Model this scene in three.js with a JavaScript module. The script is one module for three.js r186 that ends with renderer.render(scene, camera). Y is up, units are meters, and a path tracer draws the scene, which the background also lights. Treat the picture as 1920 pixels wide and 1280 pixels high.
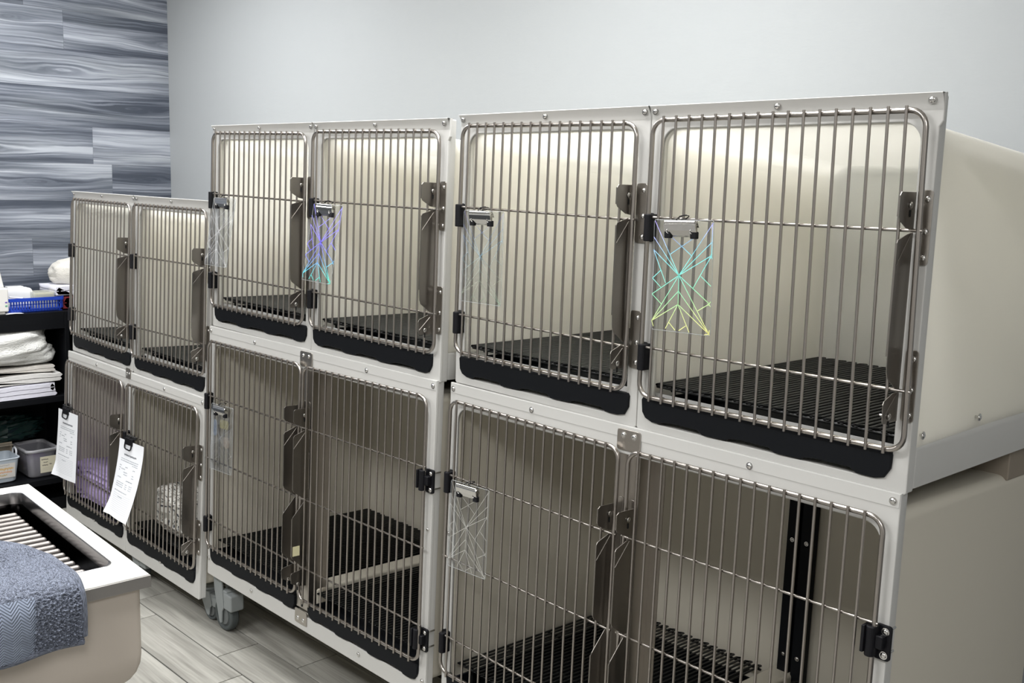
import * as THREE from 'three';
import { mergeGeometries, toCreasedNormals, mergeVertices } from 'three/addons/utils/BufferGeometryUtils.js';
import { RoundedBoxGeometry } from 'three/addons/geometries/RoundedBoxGeometry.js';
import { ImprovedNoise } from 'three/addons/math/ImprovedNoise.js';
import { RectAreaLightUniformsLib } from 'three/addons/lights/RectAreaLightUniformsLib.js';

// ------------------------------------------------------------------ camera, light, exposure
const scene = new THREE.Scene();
scene.background = new THREE.Color(0x000000);
const camera = new THREE.PerspectiveCamera(37.0, 1.5, 0.05, 60);
camera.position.set(1.932, 1.617, 1.713);
camera.rotation.set(-0.1576, 0.7904, 0.0301, 'YXZ');
const renderer = new THREE.WebGLRenderer({ antialias: true });
renderer.toneMapping = THREE.LinearToneMapping;
renderer.toneMappingExposure = 1.12;
renderer.shadowMap.enabled = true;
RectAreaLightUniformsLib.init();
const CEIL = 2.75, LAMP_POWER = 16;
// ceiling panels: centre x, centre z, turned
const PANELS = [[-2.0, 0.24, 1.08], [0.2, 0.24, 1.08], [-2.0, 2.2, 1.1], [0.2, 2.2, 1.1], [2.8, 2.2, 1.2]];  // last panel added to brighten the outer side of the near stack

// ------------------------------------------------------------------ helpers
let seedState = 12345;
const rnd = () => { seedState = (seedState * 1664525 + 1013904223) >>> 0; return seedState / 4294967296; };
const noise = new ImprovedNoise();
const N3 = (x, y, z) => noise.noise(x, y, z);
const fbm = (x, y, z, o = 4) => { let s = 0, a = 0.5; for (let i = 0; i < o; i++) { s += a * N3(x, y, z + i * 7.3); x *= 2.03; y *= 2.03; a *= 0.5; } return s; };
const V = (x, y, z) => new THREE.Vector3(x, y, z);
const used = {};
function numbered(n) { used[n] = (used[n] ?? -1) + 1; return used[n] ? n + '_' + String(used[n]).padStart(3, '0') : n; }
function shadow(o) { o.traverse(c => { if (c.isMesh) { c.castShadow = true; c.receiveShadow = true; } }); return o; }
function thing(name, label, category, group, pos = [0, 0, 0], turn = 0) {
  const o = new THREE.Group(); o.name = numbered(name); o.position.set(...pos); o.rotation.y = turn;
  o.userData = { label, category }; if (group) o.userData.group = group;
  scene.add(o); return o;
}
function mesh(name, geo, mat, parent, label) {
  const m = new THREE.Mesh(geo, mat); m.name = name; if (label) m.userData.label = label;
  m.castShadow = m.receiveShadow = true; parent.add(m); return m;
}
function struct(name, geo, mat, parent) {
  const m = new THREE.Mesh(geo, mat); m.name = name; m.userData.kind = 'structure'; m.castShadow = m.receiveShadow = true;
  (parent || scene).add(m); return m;
}
const merge = l => { const a = l.map(g => { const h = g.index ? g.toNonIndexed() : g; for (const k of Object.keys(h.attributes)) if (!['position', 'normal', 'uv'].includes(k)) h.deleteAttribute(k); return h; }); return mergeGeometries(a); };
const box = (x0, x1, y0, y1, z0, z1, r = 0) => {
  const g = r ? new RoundedBoxGeometry(x1 - x0, y1 - y0, z1 - z0, 2, r) : new THREE.BoxGeometry(x1 - x0, y1 - y0, z1 - z0);
  return g.translate((x0 + x1) / 2, (y0 + y1) / 2, (z0 + z1) / 2);
};
const cyl = (a, b, r, n = 10) => {
  const d = V(0, 0, 0).subVectors(b, a), L = d.length(), g = new THREE.CylinderGeometry(r, r, L, n);
  g.applyQuaternion(new THREE.Quaternion().setFromUnitVectors(V(0, 1, 0), d.normalize()));
  return g.translate((a.x + b.x) / 2, (a.y + b.y) / 2, (a.z + b.z) / 2);
};
function tube(pts, r, seg, rad = 8, closed = false) {
  return new THREE.TubeGeometry(new THREE.CatmullRomCurve3(pts, closed, 'centripetal'), seg ?? pts.length * 2, r, rad, closed);
}
function rr(u0, u1, v0, v1, r, n = 6) {               // rounded rectangle as 2D points, anticlockwise
  const p = [];
  const c = [[u1 - r, v1 - r, 0], [u0 + r, v1 - r, 1], [u0 + r, v0 + r, 2], [u1 - r, v0 + r, 3]];
  for (const [x, y, q] of c) for (let i = 0; i <= n; i++) { const a = (q + i / n) * Math.PI / 2; p.push(new THREE.Vector2(x + r * Math.cos(a), y + r * Math.sin(a))); }
  return p;
}
function loft(rings, cap) {                            // rings of equally many points, joined into a skin
  const n = rings[0].length, pos = [], idx = [], uv = [];
  rings.forEach((R, k) => R.forEach((p, i) => { pos.push(p.x, p.y, p.z); uv.push(i / n, k / rings.length); }));
  for (let k = 0; k + 1 < rings.length; k++) for (let i = 0; i < n; i++) {
    const a = k * n + i, b = k * n + (i + 1) % n, c = a + n, d = b + n; idx.push(a, b, c, b, d, c);
  }
  if (cap) {
    const L = rings[rings.length - 1], m = V(0, 0, 0); L.forEach(p => m.add(p)); m.divideScalar(n);
    pos.push(m.x, m.y, m.z); uv.push(0.5, 0.5); const q = pos.length / 3 - 1, o = (rings.length - 1) * n;
    for (let i = 0; i < n; i++) idx.push(o + i, o + (i + 1) % n, q);
  }
  const g = new THREE.BufferGeometry();
  g.setAttribute('position', new THREE.Float32BufferAttribute(pos, 3)); g.setAttribute('uv', new THREE.Float32BufferAttribute(uv, 2));
  g.setIndex(idx); g.computeVertexNormals(); return g;
}
function grid(nu, nv, f, closedU = false) {            // a surface from a function of two numbers in 0..1
  const pos = [], uv = [], idx = [];
  for (let j = 0; j <= nv; j++) for (let i = 0; i <= nu; i++) { const p = f(i / nu, j / nv); pos.push(p.x, p.y, p.z); uv.push(p.u ?? i / nu, p.w ?? j / nv); }
  for (let j = 0; j < nv; j++) for (let i = 0; i < nu; i++) { const a = j * (nu + 1) + i, b = a + 1, c = a + nu + 1, d = c + 1; idx.push(a, b, c, b, d, c); }
  const g = new THREE.BufferGeometry();
  g.setAttribute('position', new THREE.Float32BufferAttribute(pos, 3)); g.setAttribute('uv', new THREE.Float32BufferAttribute(uv, 2));
  g.setIndex(idx); g.computeVertexNormals(); return g;
}
function extrude(pts, depth, bevel = 0, holes = []) {   // pts in x,y ; extruded along z from 0 to depth
  const s = new THREE.Shape(pts.map(p => Array.isArray(p) ? new THREE.Vector2(...p) : p));
  holes.forEach(h => s.holes.push(new THREE.Path(h)));
  return new THREE.ExtrudeGeometry(s, { depth: depth - 2 * bevel, bevelEnabled: bevel > 0, bevelThickness: bevel, bevelSize: bevel, bevelOffset: -bevel, bevelSegments: 2, curveSegments: 6 }).translate(0, 0, bevel);
}
// ------------------------------------------------------------------ textures
function dataTex(w, h, f, srgb = true) {
  const d = new Uint8Array(w * h * 4);
  for (let y = 0; y < h; y++) for (let x = 0; x < w; x++) { const c = f(x / w, y / h, x, y); const i = (y * w + x) * 4; d[i] = Math.max(0, Math.min(255, c[0])); d[i + 1] = Math.max(0, Math.min(255, c[1])); d[i + 2] = Math.max(0, Math.min(255, c[2])); d[i + 3] = 255; }
  const t = new THREE.DataTexture(d, w, h); t.magFilter = THREE.LinearFilter; t.minFilter = THREE.LinearMipmapLinearFilter; t.generateMipmaps = true;
  t.wrapS = t.wrapT = THREE.RepeatWrapping; if (srgb) t.colorSpace = THREE.SRGBColorSpace; t.needsUpdate = true; return t;
}
const mixc = (a, b, t) => { t = Math.max(0, Math.min(1, t)); return [a[0] + (b[0] - a[0]) * t, a[1] + (b[1] - a[1]) * t, a[2] + (b[2] - a[2]) * t]; };
function woodGrain(seed, eyes) {                        // blue-grey vinyl plank, long axis = s (1.22 m), t across (0.18 m)
  return dataTex(1024, 160, (s, t) => {
    const S = s * 1.22, T = t * 0.18;
    let w = T + 0.022 * fbm(S * 1.6 + seed, T * 5, seed) + 0.006 * fbm(S * 7, T * 20, seed + 3);
    let eye = 0;
    for (const [es, et, ea, eb] of eyes) {
      const dx = (S - es) / ea, dy = (T - et) / eb, d = Math.sqrt(dx * dx + dy * dy);
      const e = Math.exp(-d * d * 0.8); eye = Math.max(eye, e);
      w += e * (d * eb * 0.9 - T + et + 0.004 * fbm(S * 12, T * 60, seed));
    }
    const band = fbm(S * 0.5 + seed, w * 10, seed + 9, 3) * 1.7;
    const fine = fbm(S * 3 + seed * 2, w * 150, seed + 5, 3);
    const ring = Math.sin(w * 420 + 5 * fbm(S * 2, w * 12, seed + 1));
    const mid = fbm(S * 1.1 + seed, w * 48, seed + 40, 3);
    let v = 0.42 + band * 0.95 + mid * 0.55 + fine * 0.6 + ring * (0.04 + 0.16 * eye) - eye * 0.30;
    const crack = fbm(S * 2.2 + seed * 3, w * 70, seed + 21, 2); if (crack > 0.36) v -= (crack - 0.36) * 4;
    v = Math.max(0, Math.min(1, v));
    const c = mixc([62, 68, 80], [170, 175, 184], v);
    const warm = Math.max(0, fbm(S * 1.3 + 4, w * 9, seed + 30)) * 0.5;
    return [c[0] + warm * 10, c[1] + warm * 9, c[2] - warm * 6];
  });
}
function tileGrain(seed) {                              // greige wood-look porcelain, 0.61 x 0.155 m
  return dataTex(512, 128, (s, t) => {
    const S = s * 0.61, T = t * 0.155;
    const w = T + 0.012 * fbm(S * 3 + seed, T * 8, seed);
    const v = 0.55 + 0.75 * fbm(S * 2 + seed, w * 26, seed) + 0.4 * fbm(S * 5, w * 160, seed + 4, 3) - Math.max(0, fbm(S * 3 + 9, w * 45, seed + 8) - 0.18) * 1.2;
    return mixc([128, 126, 120], [198, 196, 189], v);
  });
}
// ------------------------------------------------------------------ materials
const std = (c, rough = 0.6, metal = 0, o = {}) => new THREE.MeshStandardMaterial({ color: c, roughness: rough, metalness: metal, side: THREE.DoubleSide, ...o });
const phy = (c, rough, o = {}) => new THREE.MeshPhysicalMaterial({ color: c, roughness: rough, side: THREE.DoubleSide, ...o });
const lin = (r, g, b) => new THREE.Color().setRGB(r, g, b);
const wallBump = dataTex(256, 256, (s, t, x, y) => { const v = 128 + 90 * fbm(x * 0.11, y * 0.11, 2) + 40 * N3(x * 0.5, y * 0.5, 3); return [v, v, v]; }, false);
wallBump.repeat.set(6, 6);
const polyBump = dataTex(256, 256, (s, t, x, y) => { const v = 128 + 100 * fbm(x * 0.02, y * 0.02, 12) + 20 * N3(x * 0.4, y * 0.4, 5); return [v, v, v]; }, false);
const M = {
  wall: std(lin(0.335, 0.352, 0.362), 0.75, 0, { bumpMap: wallBump, bumpScale: 0.0004 }),
  ceiling: std(lin(0.82, 0.82, 0.81), 0.9),
  frame: phy(lin(0.59, 0.585, 0.56), 0.4, { bumpMap: polyBump, bumpScale: 0.0004 }),
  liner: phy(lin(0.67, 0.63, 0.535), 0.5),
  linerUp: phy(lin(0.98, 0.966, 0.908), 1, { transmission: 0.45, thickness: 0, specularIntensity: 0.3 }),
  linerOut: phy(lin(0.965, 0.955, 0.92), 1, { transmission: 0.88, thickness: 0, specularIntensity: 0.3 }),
  steel: std(lin(0.50, 0.47, 0.43), 0.32, 1),
  rod: std(lin(0.42, 0.39, 0.36), 0.28, 1),
  chrome: std(lin(0.72, 0.71, 0.69), 0.15, 1),
  latch: std(lin(0.30, 0.28, 0.255), 0.34, 1),
  black: phy(lin(0.004, 0.005, 0.007), 0.6, { specularIntensity: 0.4 }),
  rubber: phy(lin(0.006, 0.006, 0.008), 0.5, { specularIntensity: 0.5 }),
  coated: std(lin(0.012, 0.013, 0.013), 0.32),
  darkhole: std(lin(0.004, 0.004, 0.004), 0.9),
  caster: std(lin(0.26, 0.28, 0.28), 0.55), tyre: std(lin(0.07, 0.08, 0.08), 0.7), hub: std(lin(0.13, 0.14, 0.14), 0.6),
  brown: std(lin(0.28, 0.24, 0.19), 0.7),
};

// ------------------------------------------------------------------ the room
const WX = -3.16, WZ = -0.79, RX = 4.2, FZ = 4.6;
struct('wall_back', box(WX - 0.1, RX + 0.1, 0, CEIL + 0.1, WZ - 0.1, WZ), M.wall);
const wallLeft = struct('wall_left', box(WX - 0.12, WX - 0.012, 0, CEIL + 0.1, WZ, FZ + 0.1), std(lin(0.05, 0.055, 0.06), 0.8));
const wallFar = std(lin(0.52, 0.51, 0.49), 0.8);
struct('wall_right', box(RX, RX + 0.1, 0, CEIL + 0.1, WZ, FZ + 0.1), wallFar);
struct('wall_front', box(WX - 0.1, RX + 0.1, 0, CEIL + 0.1, FZ, FZ + 0.1), wallFar);
struct('ceiling', box(WX - 0.1, RX + 0.1, CEIL, CEIL + 0.1, WZ - 0.1, FZ + 0.1), M.ceiling);
const floor = struct('floor', box(WX - 0.1, RX + 0.1, -0.1, -0.004, WZ - 0.1, FZ + 0.1), std(lin(0.035, 0.033, 0.03), 0.9));
{ // porcelain plank tiles, each its own piece
  const tex = [1, 2, 3, 4, 5].map(s => tileGrain(s * 13.7));
  const mats = tex.map(t => std(lin(0.86, 0.86, 0.845), 0.42, 0, { map: t }));
  const g = new RoundedBoxGeometry(0.6085, 0.006, 0.1528, 1, 0.0014).translate(0, -0.003, 0);
  { const p = g.attributes.position, uv = g.attributes.uv; for (let i = 0; i < p.count; i++) uv.setXY(i, p.getX(i) / 0.61 + 0.5, p.getZ(i) / 0.155 + 0.5); }
  const row0 = 0.1285, pitch = 0.157, L = 0.6125;
  const offs = { 0: -0.869, '-1': -1.034, '-2': -0.79, 1: -1.26 };
  let k = 0;
  for (let r = -3; r <= 7; r++) {
    const x0 = offs[r] ?? ((r * 0.37) % 0.61);
    for (let i = -5; i <= 4; i++) {
      const x = x0 + (i + 0.5) * L, z = row0 + (r + 0.5) * pitch;
      if (x < -3.44 || x > 1.7 || z < -0.5 || z > 1.2) continue;
      const xa = Math.max(x - L / 2 + 0.002, WX + 0.003), cut = (x + L / 2 - 0.002 - xa) / (L - 0.004); if (cut < 0.1) continue;
      const m = mesh('floor_tile', g, mats[(k * 7 + r * 3 + 20) % 5], floor); m.position.set(x + (1 - cut) * L / 2, 0, z); m.scale.x = cut; if (k++ % 2) m.rotation.y = Math.PI;
    }
  }
  const rest = [box(-3.1, 4.1, -0.006, -0.0005, 1.23, 4.5)];
  mesh('floor_covering', merge(rest), std(lin(0.33, 0.32, 0.30), 0.45), floor);
}
{ // vinyl wall planks on the left wall, each its own piece; s runs along -z (towards the corner = image right)
  const P = 0.179, y0 = 2.352 - 0.007;
  const texs = [woodGrain(3.1, [[0.72, 0.10, 0.20, 0.030]]), woodGrain(17.4, [[0.30, 0.08, 0.22, 0.034], [0.98, 0.12, 0.10, 0.02]]), woodGrain(41.9, [[0.55, 0.07, 0.16, 0.028]]), woodGrain(66.3, [[0.85, 0.09, 0.25, 0.035]]), woodGrain(88.8, [[0.2, 0.11, 0.14, 0.024], [0.75, 0.06, 0.18, 0.03]]), woodGrain(101.5, [])];
  const mats = texs.map(t => std(0xffffff, 0.5, 0, { map: t }));
  // row index counted down from the row whose top is y0 ; joints at z
  const joints = { '-1': -0.087, 0: -0.265, 1: 0.05, 2: 0.13, 3: -0.388, 4: -0.480, 5: 0.10, 6: -0.082, 7: -0.42 };
  let k = 0;
  for (let r = -2; r <= 12; r++) {
    const yt = y0 - r * P, j0 = joints[r] ?? ((r * 0.41) % 1.2 - 0.6);
    for (let i = -2; i <= 2; i++) {
      const za = Math.max(WZ, j0 + i * 1.22), zb = Math.min(1.4, j0 + (i + 1) * 1.22); if (zb - za < 0.01) continue;
      if (yt > CEIL + 0.05) continue;
      const g = box(0, 0.012, yt - P + 0.0003, Math.min(yt - 0.0003, CEIL), za + 0.0003, zb - 0.0003);
      const p = g.attributes.position, uv = g.attributes.uv, off = rnd();
      for (let q = 0; q < p.count; q++) uv.setXY(q, (zb - p.getZ(q)) / 1.22 + off * 0, (p.getY(q) - yt + P) / 0.18);
      const m = mesh('wall_plank', g, mats[(k * 5 + r * 2 + 8) % 6], wallLeft); m.position.x = WX - 0.012 - rnd() * 0.0003; k++;
    }
  }
}
// ceiling panels
const lampGlow = new THREE.MeshStandardMaterial({ color: 0xffffff, emissive: 0xffffff, emissiveIntensity: 1.4 });
PANELS.forEach(([x, z, p], i) => {
  const where = ['over the far and middle cages', 'over the near cages', 'over the floor left of the wash tub', 'over the floor beside the wash tub', 'added behind the camera to brighten the near cages'][i];
  const t = thing('ceiling_light', 'flat white rectangular ceiling light panel ' + where, 'light', 'ceiling light panels', [x, CEIL, z]);
  mesh('light_frame', extrude([[-0.62, -0.32], [0.62, -0.32], [0.62, 0.32], [-0.62, 0.32]], 0.02, 0.003, [rr(-0.6, 0.6, -0.3, 0.3, 0.004, 1)]).rotateX(Math.PI / 2), std(0xeeeeee, 0.5), t);
  mesh('light_diffuser', box(-0.6, 0.6, -0.012, -0.004, -0.3, 0.3), lampGlow, t);
  const l = new THREE.RectAreaLight(0xffffff, LAMP_POWER * p, 1.2, 0.6); l.position.set(x, CEIL - 0.016, z); l.rotation.x = -Math.PI / 2; scene.add(l);
});

// ------------------------------------------------------------------ cage banks
// u along the row, v up (0 = top of the bank's face), w out of the face
const W = 0.61, FLOOR_SHIFT = 0.17;
const BANKS = {
  A: { size: 1.02, o: [-2.5128, 1.3418, -0.0316], r: [-0.0436, -0.0145, 0.0017], low: [-0.0024, 0.017, -0.009, 0.0046], top: -0.0326, dl: -0.7134, hl: 0.5632, foot: -1.385 },
  B: { o: [-1.2467, 1.5936, -0.004], r: [-0.0211, -0.013, -0.001], low: [-0.0067, 0.0085, -0.0098, 0.0071], top: -0.0304, dl: -0.7191, hl: 0.7218, foot: -1.555 },
  C: { o: [0, 1.6, 0], r: [-0.0061, -0.0376, 0.0049], low: [-0.0103, 0.0068, -0.0156, 0.0036], top: -0.0304, dl: -0.7191, hl: 0.7218, foot: -1.555 },
};
const HU = 0.5632;
for (const b of Object.values(BANKS)) {
  b.upper = new THREE.Matrix4().makeRotationFromEuler(new THREE.Euler(b.r[0], b.r[1], b.r[2], 'YXZ')).scale(V(b.size ?? 1, b.size ?? 1, b.size ?? 1)).setPosition(b.o[0], b.o[1] + FLOOR_SHIFT, b.o[2]);
  const l = new THREE.Matrix4().makeRotationFromEuler(new THREE.Euler(b.low[2], 0, b.low[3], 'YXZ')).setPosition(b.low[0], b.dl, b.low[1]);
  b.lower = b.upper.clone().multiply(l).multiply(new THREE.Matrix4().makeTranslation(0, -b.dl, 0));
}
// put a group at (u,v) of a bank; children are built in bank coordinates shifted by the same (u,v)
function placed(bank, low, u, v, name, label, category, group) {
  const t = thing(name, label, category, group), b = BANKS[bank];
  const m = (low ? b.lower : b.upper).clone().multiply(new THREE.Matrix4().makeTranslation(u, v, 0));
  m.decompose(t.position, t.quaternion, t.scale);
  t.userData.shift = undefined; delete t.userData.shift;
  return { t, at: g => g.translate(-u, -v, 0), u, v };
}
const screwGeo = merge([new THREE.SphereGeometry(0.0058, 12, 6, 0, 6.2832, 0, 1.5).rotateX(Math.PI / 2).scale(1, 1, 0.62), cyl(V(0, 0, -0.034), V(0, 0, 0.0005), 0.0026, 8), new THREE.CylinderGeometry(0.0073, 0.0073, 0.0012, 14).rotateX(Math.PI / 2)]);
function screw(P, u, v, w = 0.0015, s = 1) { const m = mesh('screw', screwGeo, M.chrome, P.t); m.position.set(u - P.u, v - P.v, w); m.scale.set(s, s, s); return m; }
// -- door: four corners [u,v] TL TR BR BL in bank coordinates, horizontals at v list
function door(P, c, hv, hinge, nbar = 17) {
  const q = (s, t, w) => { // bilinear, s right, t down
    const l = (a, b, k) => a + (b - a) * k;
    return V(l(l(c[0][0], c[1][0], s), l(c[3][0], c[2][0], s), t) - P.u, l(l(c[0][1], c[1][1], s), l(c[3][1], c[2][1], s), t) - P.v, w);
  };
  const FW = 0.0165, r = 0.028, wd = c[1][0] - c[0][0], ht = c[0][1] - c[3][1], pts = [];
  rr(0, wd, -ht, 0, r, 6).forEach(p => pts.push(q(p.x / wd, -p.y / ht, FW)));
  // extra points along straight sides keep the corners tight
  const dense = []; for (let i = 0; i < pts.length; i++) { const a = pts[i], b = pts[(i + 1) % pts.length]; dense.push(a); const d = a.distanceTo(b); if (d > 0.05) for (const k of [0.02, 0.3, 0.6, 0.98]) dense.push(a.clone().lerp(b, k)); }
  const d = mesh('door', tube(dense, 0.0050, 320, 8, true), M.rod, P.t);
  for (let i = 1; i <= nbar; i++) {
    const s = i / (nbar + 1), a = q(s, -0.007 / ht, FW + 0.0068), b = q(s, 1 + 0.007 / ht, FW + 0.0068);
    mesh('door_bar', cyl(a, b, 0.0029, 8), M.rod, d);
  }
  for (const v of hv) {
    const t = (c[0][1] - v) / ht, a = q(-0.012, t, FW + 0.001), b = q(1.012, t, FW + 0.001);
    mesh('cross_bar', cyl(a, b, 0.0030, 8), M.rod, d);
  }
  return d;
}
// -- hinge block round the frame rod with its plate on the flange
const hingeGeo = {}; 
function hinge(P, u, v, side, h = 0.055) {             // side -1: plate to the left, +1: plate to the right; v = top
  const g = hingeGeo[side + h] ??= (() => {
    const k = extrude(rr(-0.009, 0.009, -0.005, 0.028, 0.008, 4), h, 0.002).rotateX(Math.PI / 2).translate(0, 0, 0);
    const fin = box(-0.011 * side - 0.003, -0.011 * side + 0.003, -h + 0.006, 0, 0.001, 0.03, 0.0012);
    const pw = side < 0 ? 0.015 : 0.030, plate = extrude([...rr(Math.min(0, side * pw), Math.max(0, side * pw), -h - (side < 0 ? 0.002 : 0.006), 0.002, 0.005, 3)], 0.007, 0.0012);
    const ramp = extrude([[0, -h], [side * 0.026, -h], [side * 0.026, 0], [0, 0]].map(p => p), 0.013, 0.003);
    const boss = box(Math.min(side * 0.004, side * 0.022), Math.max(side * 0.004, side * 0.022), -h + 0.016, -0.014, 0.005, 0.020, 0.003);
    return merge(side < 0 ? [k, plate] : [k, fin, plate, boss]);
  })();
  const m = mesh('hinge', g, M.rubber, P.t); m.position.set(u - P.u, v - P.v, 0);
  if (side > 0) for (const y of [-0.008, -h + 0.004]) { const s = mesh('hinge_screw', screwGeo, M.chrome, m); s.position.set(side * 0.020, y, 0.008); s.scale.setScalar(1.0); }
  return m;
}
// -- latch: a folded steel fin standing out of the face beside the door's free edge
function finShape(prof, D) {                            // prof: [v, w] down the outer edge; inner edge on w = 0
  const s = [[0.001, prof[0][0]]]; prof.forEach(p => s.push([p[1], p[0]])); s.push([0.001, prof[prof.length - 1][0]]); return s;
}
function latch(P, u, profs, strikes, su0, su1, low = false) {
  const grp = [];
  // each profile becomes a plate in the (w, v) plane, 1.6 mm thick, with a small return lip on its outer edge
  const geos = profs.map(pr => {
    const pl = extrude(finShape(pr).map(([w, v]) => [w, v]), 0.0016, 0.0004).rotateY(-Math.PI / 2); // x->z(w), z->-x
    return pl.translate(u + 0.0008, 0, 0.003);
  });
  const lips = [];
  profs.forEach(pr => { for (let i = 0; i + 1 < pr.length; i++) { const [va, wa] = pr[i], [vb, wb] = pr[i + 1]; if (Math.abs(wa - wb) < 0.004 && wa > 0.04 && va - vb > 0.03) lips.push(box(u - 0.003, u, vb, va, wa + 0.0014, wa + 0.0026)); } });
  const dv = profs[0][0][0] - (low ? -0.846 : -0.160);
  for (const [va, wa, vb, wb] of low ? [[-0.914, 0.010, -0.966, 0.054]] : [[-0.229, 0.010, -0.280, 0.051], [-0.497, 0.010, -0.533, 0.049]]) lips.push(cyl(V(u + 0.0012, va + dv, wa + 0.003), V(u + 0.0012, vb + dv, wb + 0.003), 0.0009, 6));
  const m = mesh('latch', P.at(merge([...geos, ...lips])), M.latch, P.t);
  for (const [v0, v1] of strikes) {
    const s = mesh('strike_plate', P.at(extrude(rr(su0, su1, v1, v0, 0.006, 3), 0.0022, 0.0006).translate(0, 0, 0.0075 * 0 + 0.002)), M.steel, P.t);
    for (const f of [0.12, 0.55, 0.9]) { const k = mesh('strike_screw', screwGeo, M.chrome, s); k.position.set((su1 - 0.009) - P.u, v0 + (v1 - v0) * f - P.v, 0.004); k.scale.setScalar(0.85); }
  }
  for (const [v, w] of [[profs[0][0][0] - 0.021, 0.022], [profs[profs.length - 1][profs[profs.length - 1].length - 1][0] + (0.012), 0.034]]) {
    const k = mesh('latch_rivet', screwGeo, M.chrome, m); k.position.set(u + 0.0024 - P.u, v - P.v, w); k.rotation.y = Math.PI / 2; k.scale.set(0.8, 0.8, 0.5);
    const sl = mesh('latch_slot', extrude(rr(-0.0022, 0.0022, -0.012, 0, 0.002, 3), 0.0006).rotateY(Math.PI / 2), M.darkhole, m); sl.position.set(u + 0.0013 - P.u, v - 0.008 - P.v, w);
  }
  return m;
}
const UPROF = [
  [[-0.160, 0.004], [-0.160, 0.050], [-0.166, 0.055], [-0.200, 0.055], [-0.206, 0.051], [-0.2195, 0.026], [-0.2225, 0.006]],
  [[-0.2265, 0.006], [-0.229, 0.020], [-0.238, 0.050], [-0.243, 0.0525], [-0.430, 0.0525], [-0.456, 0.051], [-0.466, 0.047], [-0.488, 0.017], [-0.490, 0.006]],
  [[-0.494, 0.006], [-0.495, 0.022], [-0.506, 0.050], [-0.512, 0.053], [-0.541, 0.051], [-0.5455, 0.046], [-0.5455, 0.004]],
];
const LPROF = [
  [[-0.846, 0.004], [-0.846, 0.050], [-0.851, 0.056], [-0.884, 0.056], [-0.890, 0.052], [-0.905, 0.020], [-0.907, 0.006]],
  [[-0.911, 0.006], [-0.914, 0.020], [-0.926, 0.052], [-0.931, 0.055], [-1.092, 0.055], [-1.100, 0.051], [-1.125, 0.015], [-1.126, 0.006]],
  [[-1.130, 0.006], [-1.132, 0.012], [-1.177, 0.052], [-1.183, 0.055], [-1.302, 0.055], [-1.309, 0.051], [-1.340, 0.015], [-1.341, 0.006]],
  [[-1.345, 0.006], [-1.347, 0.022], [-1.353, 0.052], [-1.358, 0.056], [-1.385, 0.054], [-1.398, 0.030], [-1.402, 0.004]],
];
const shiftProf = (ps, dv) => ps.map(p => p.map(([v, w]) => [v + dv, w]));

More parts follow.
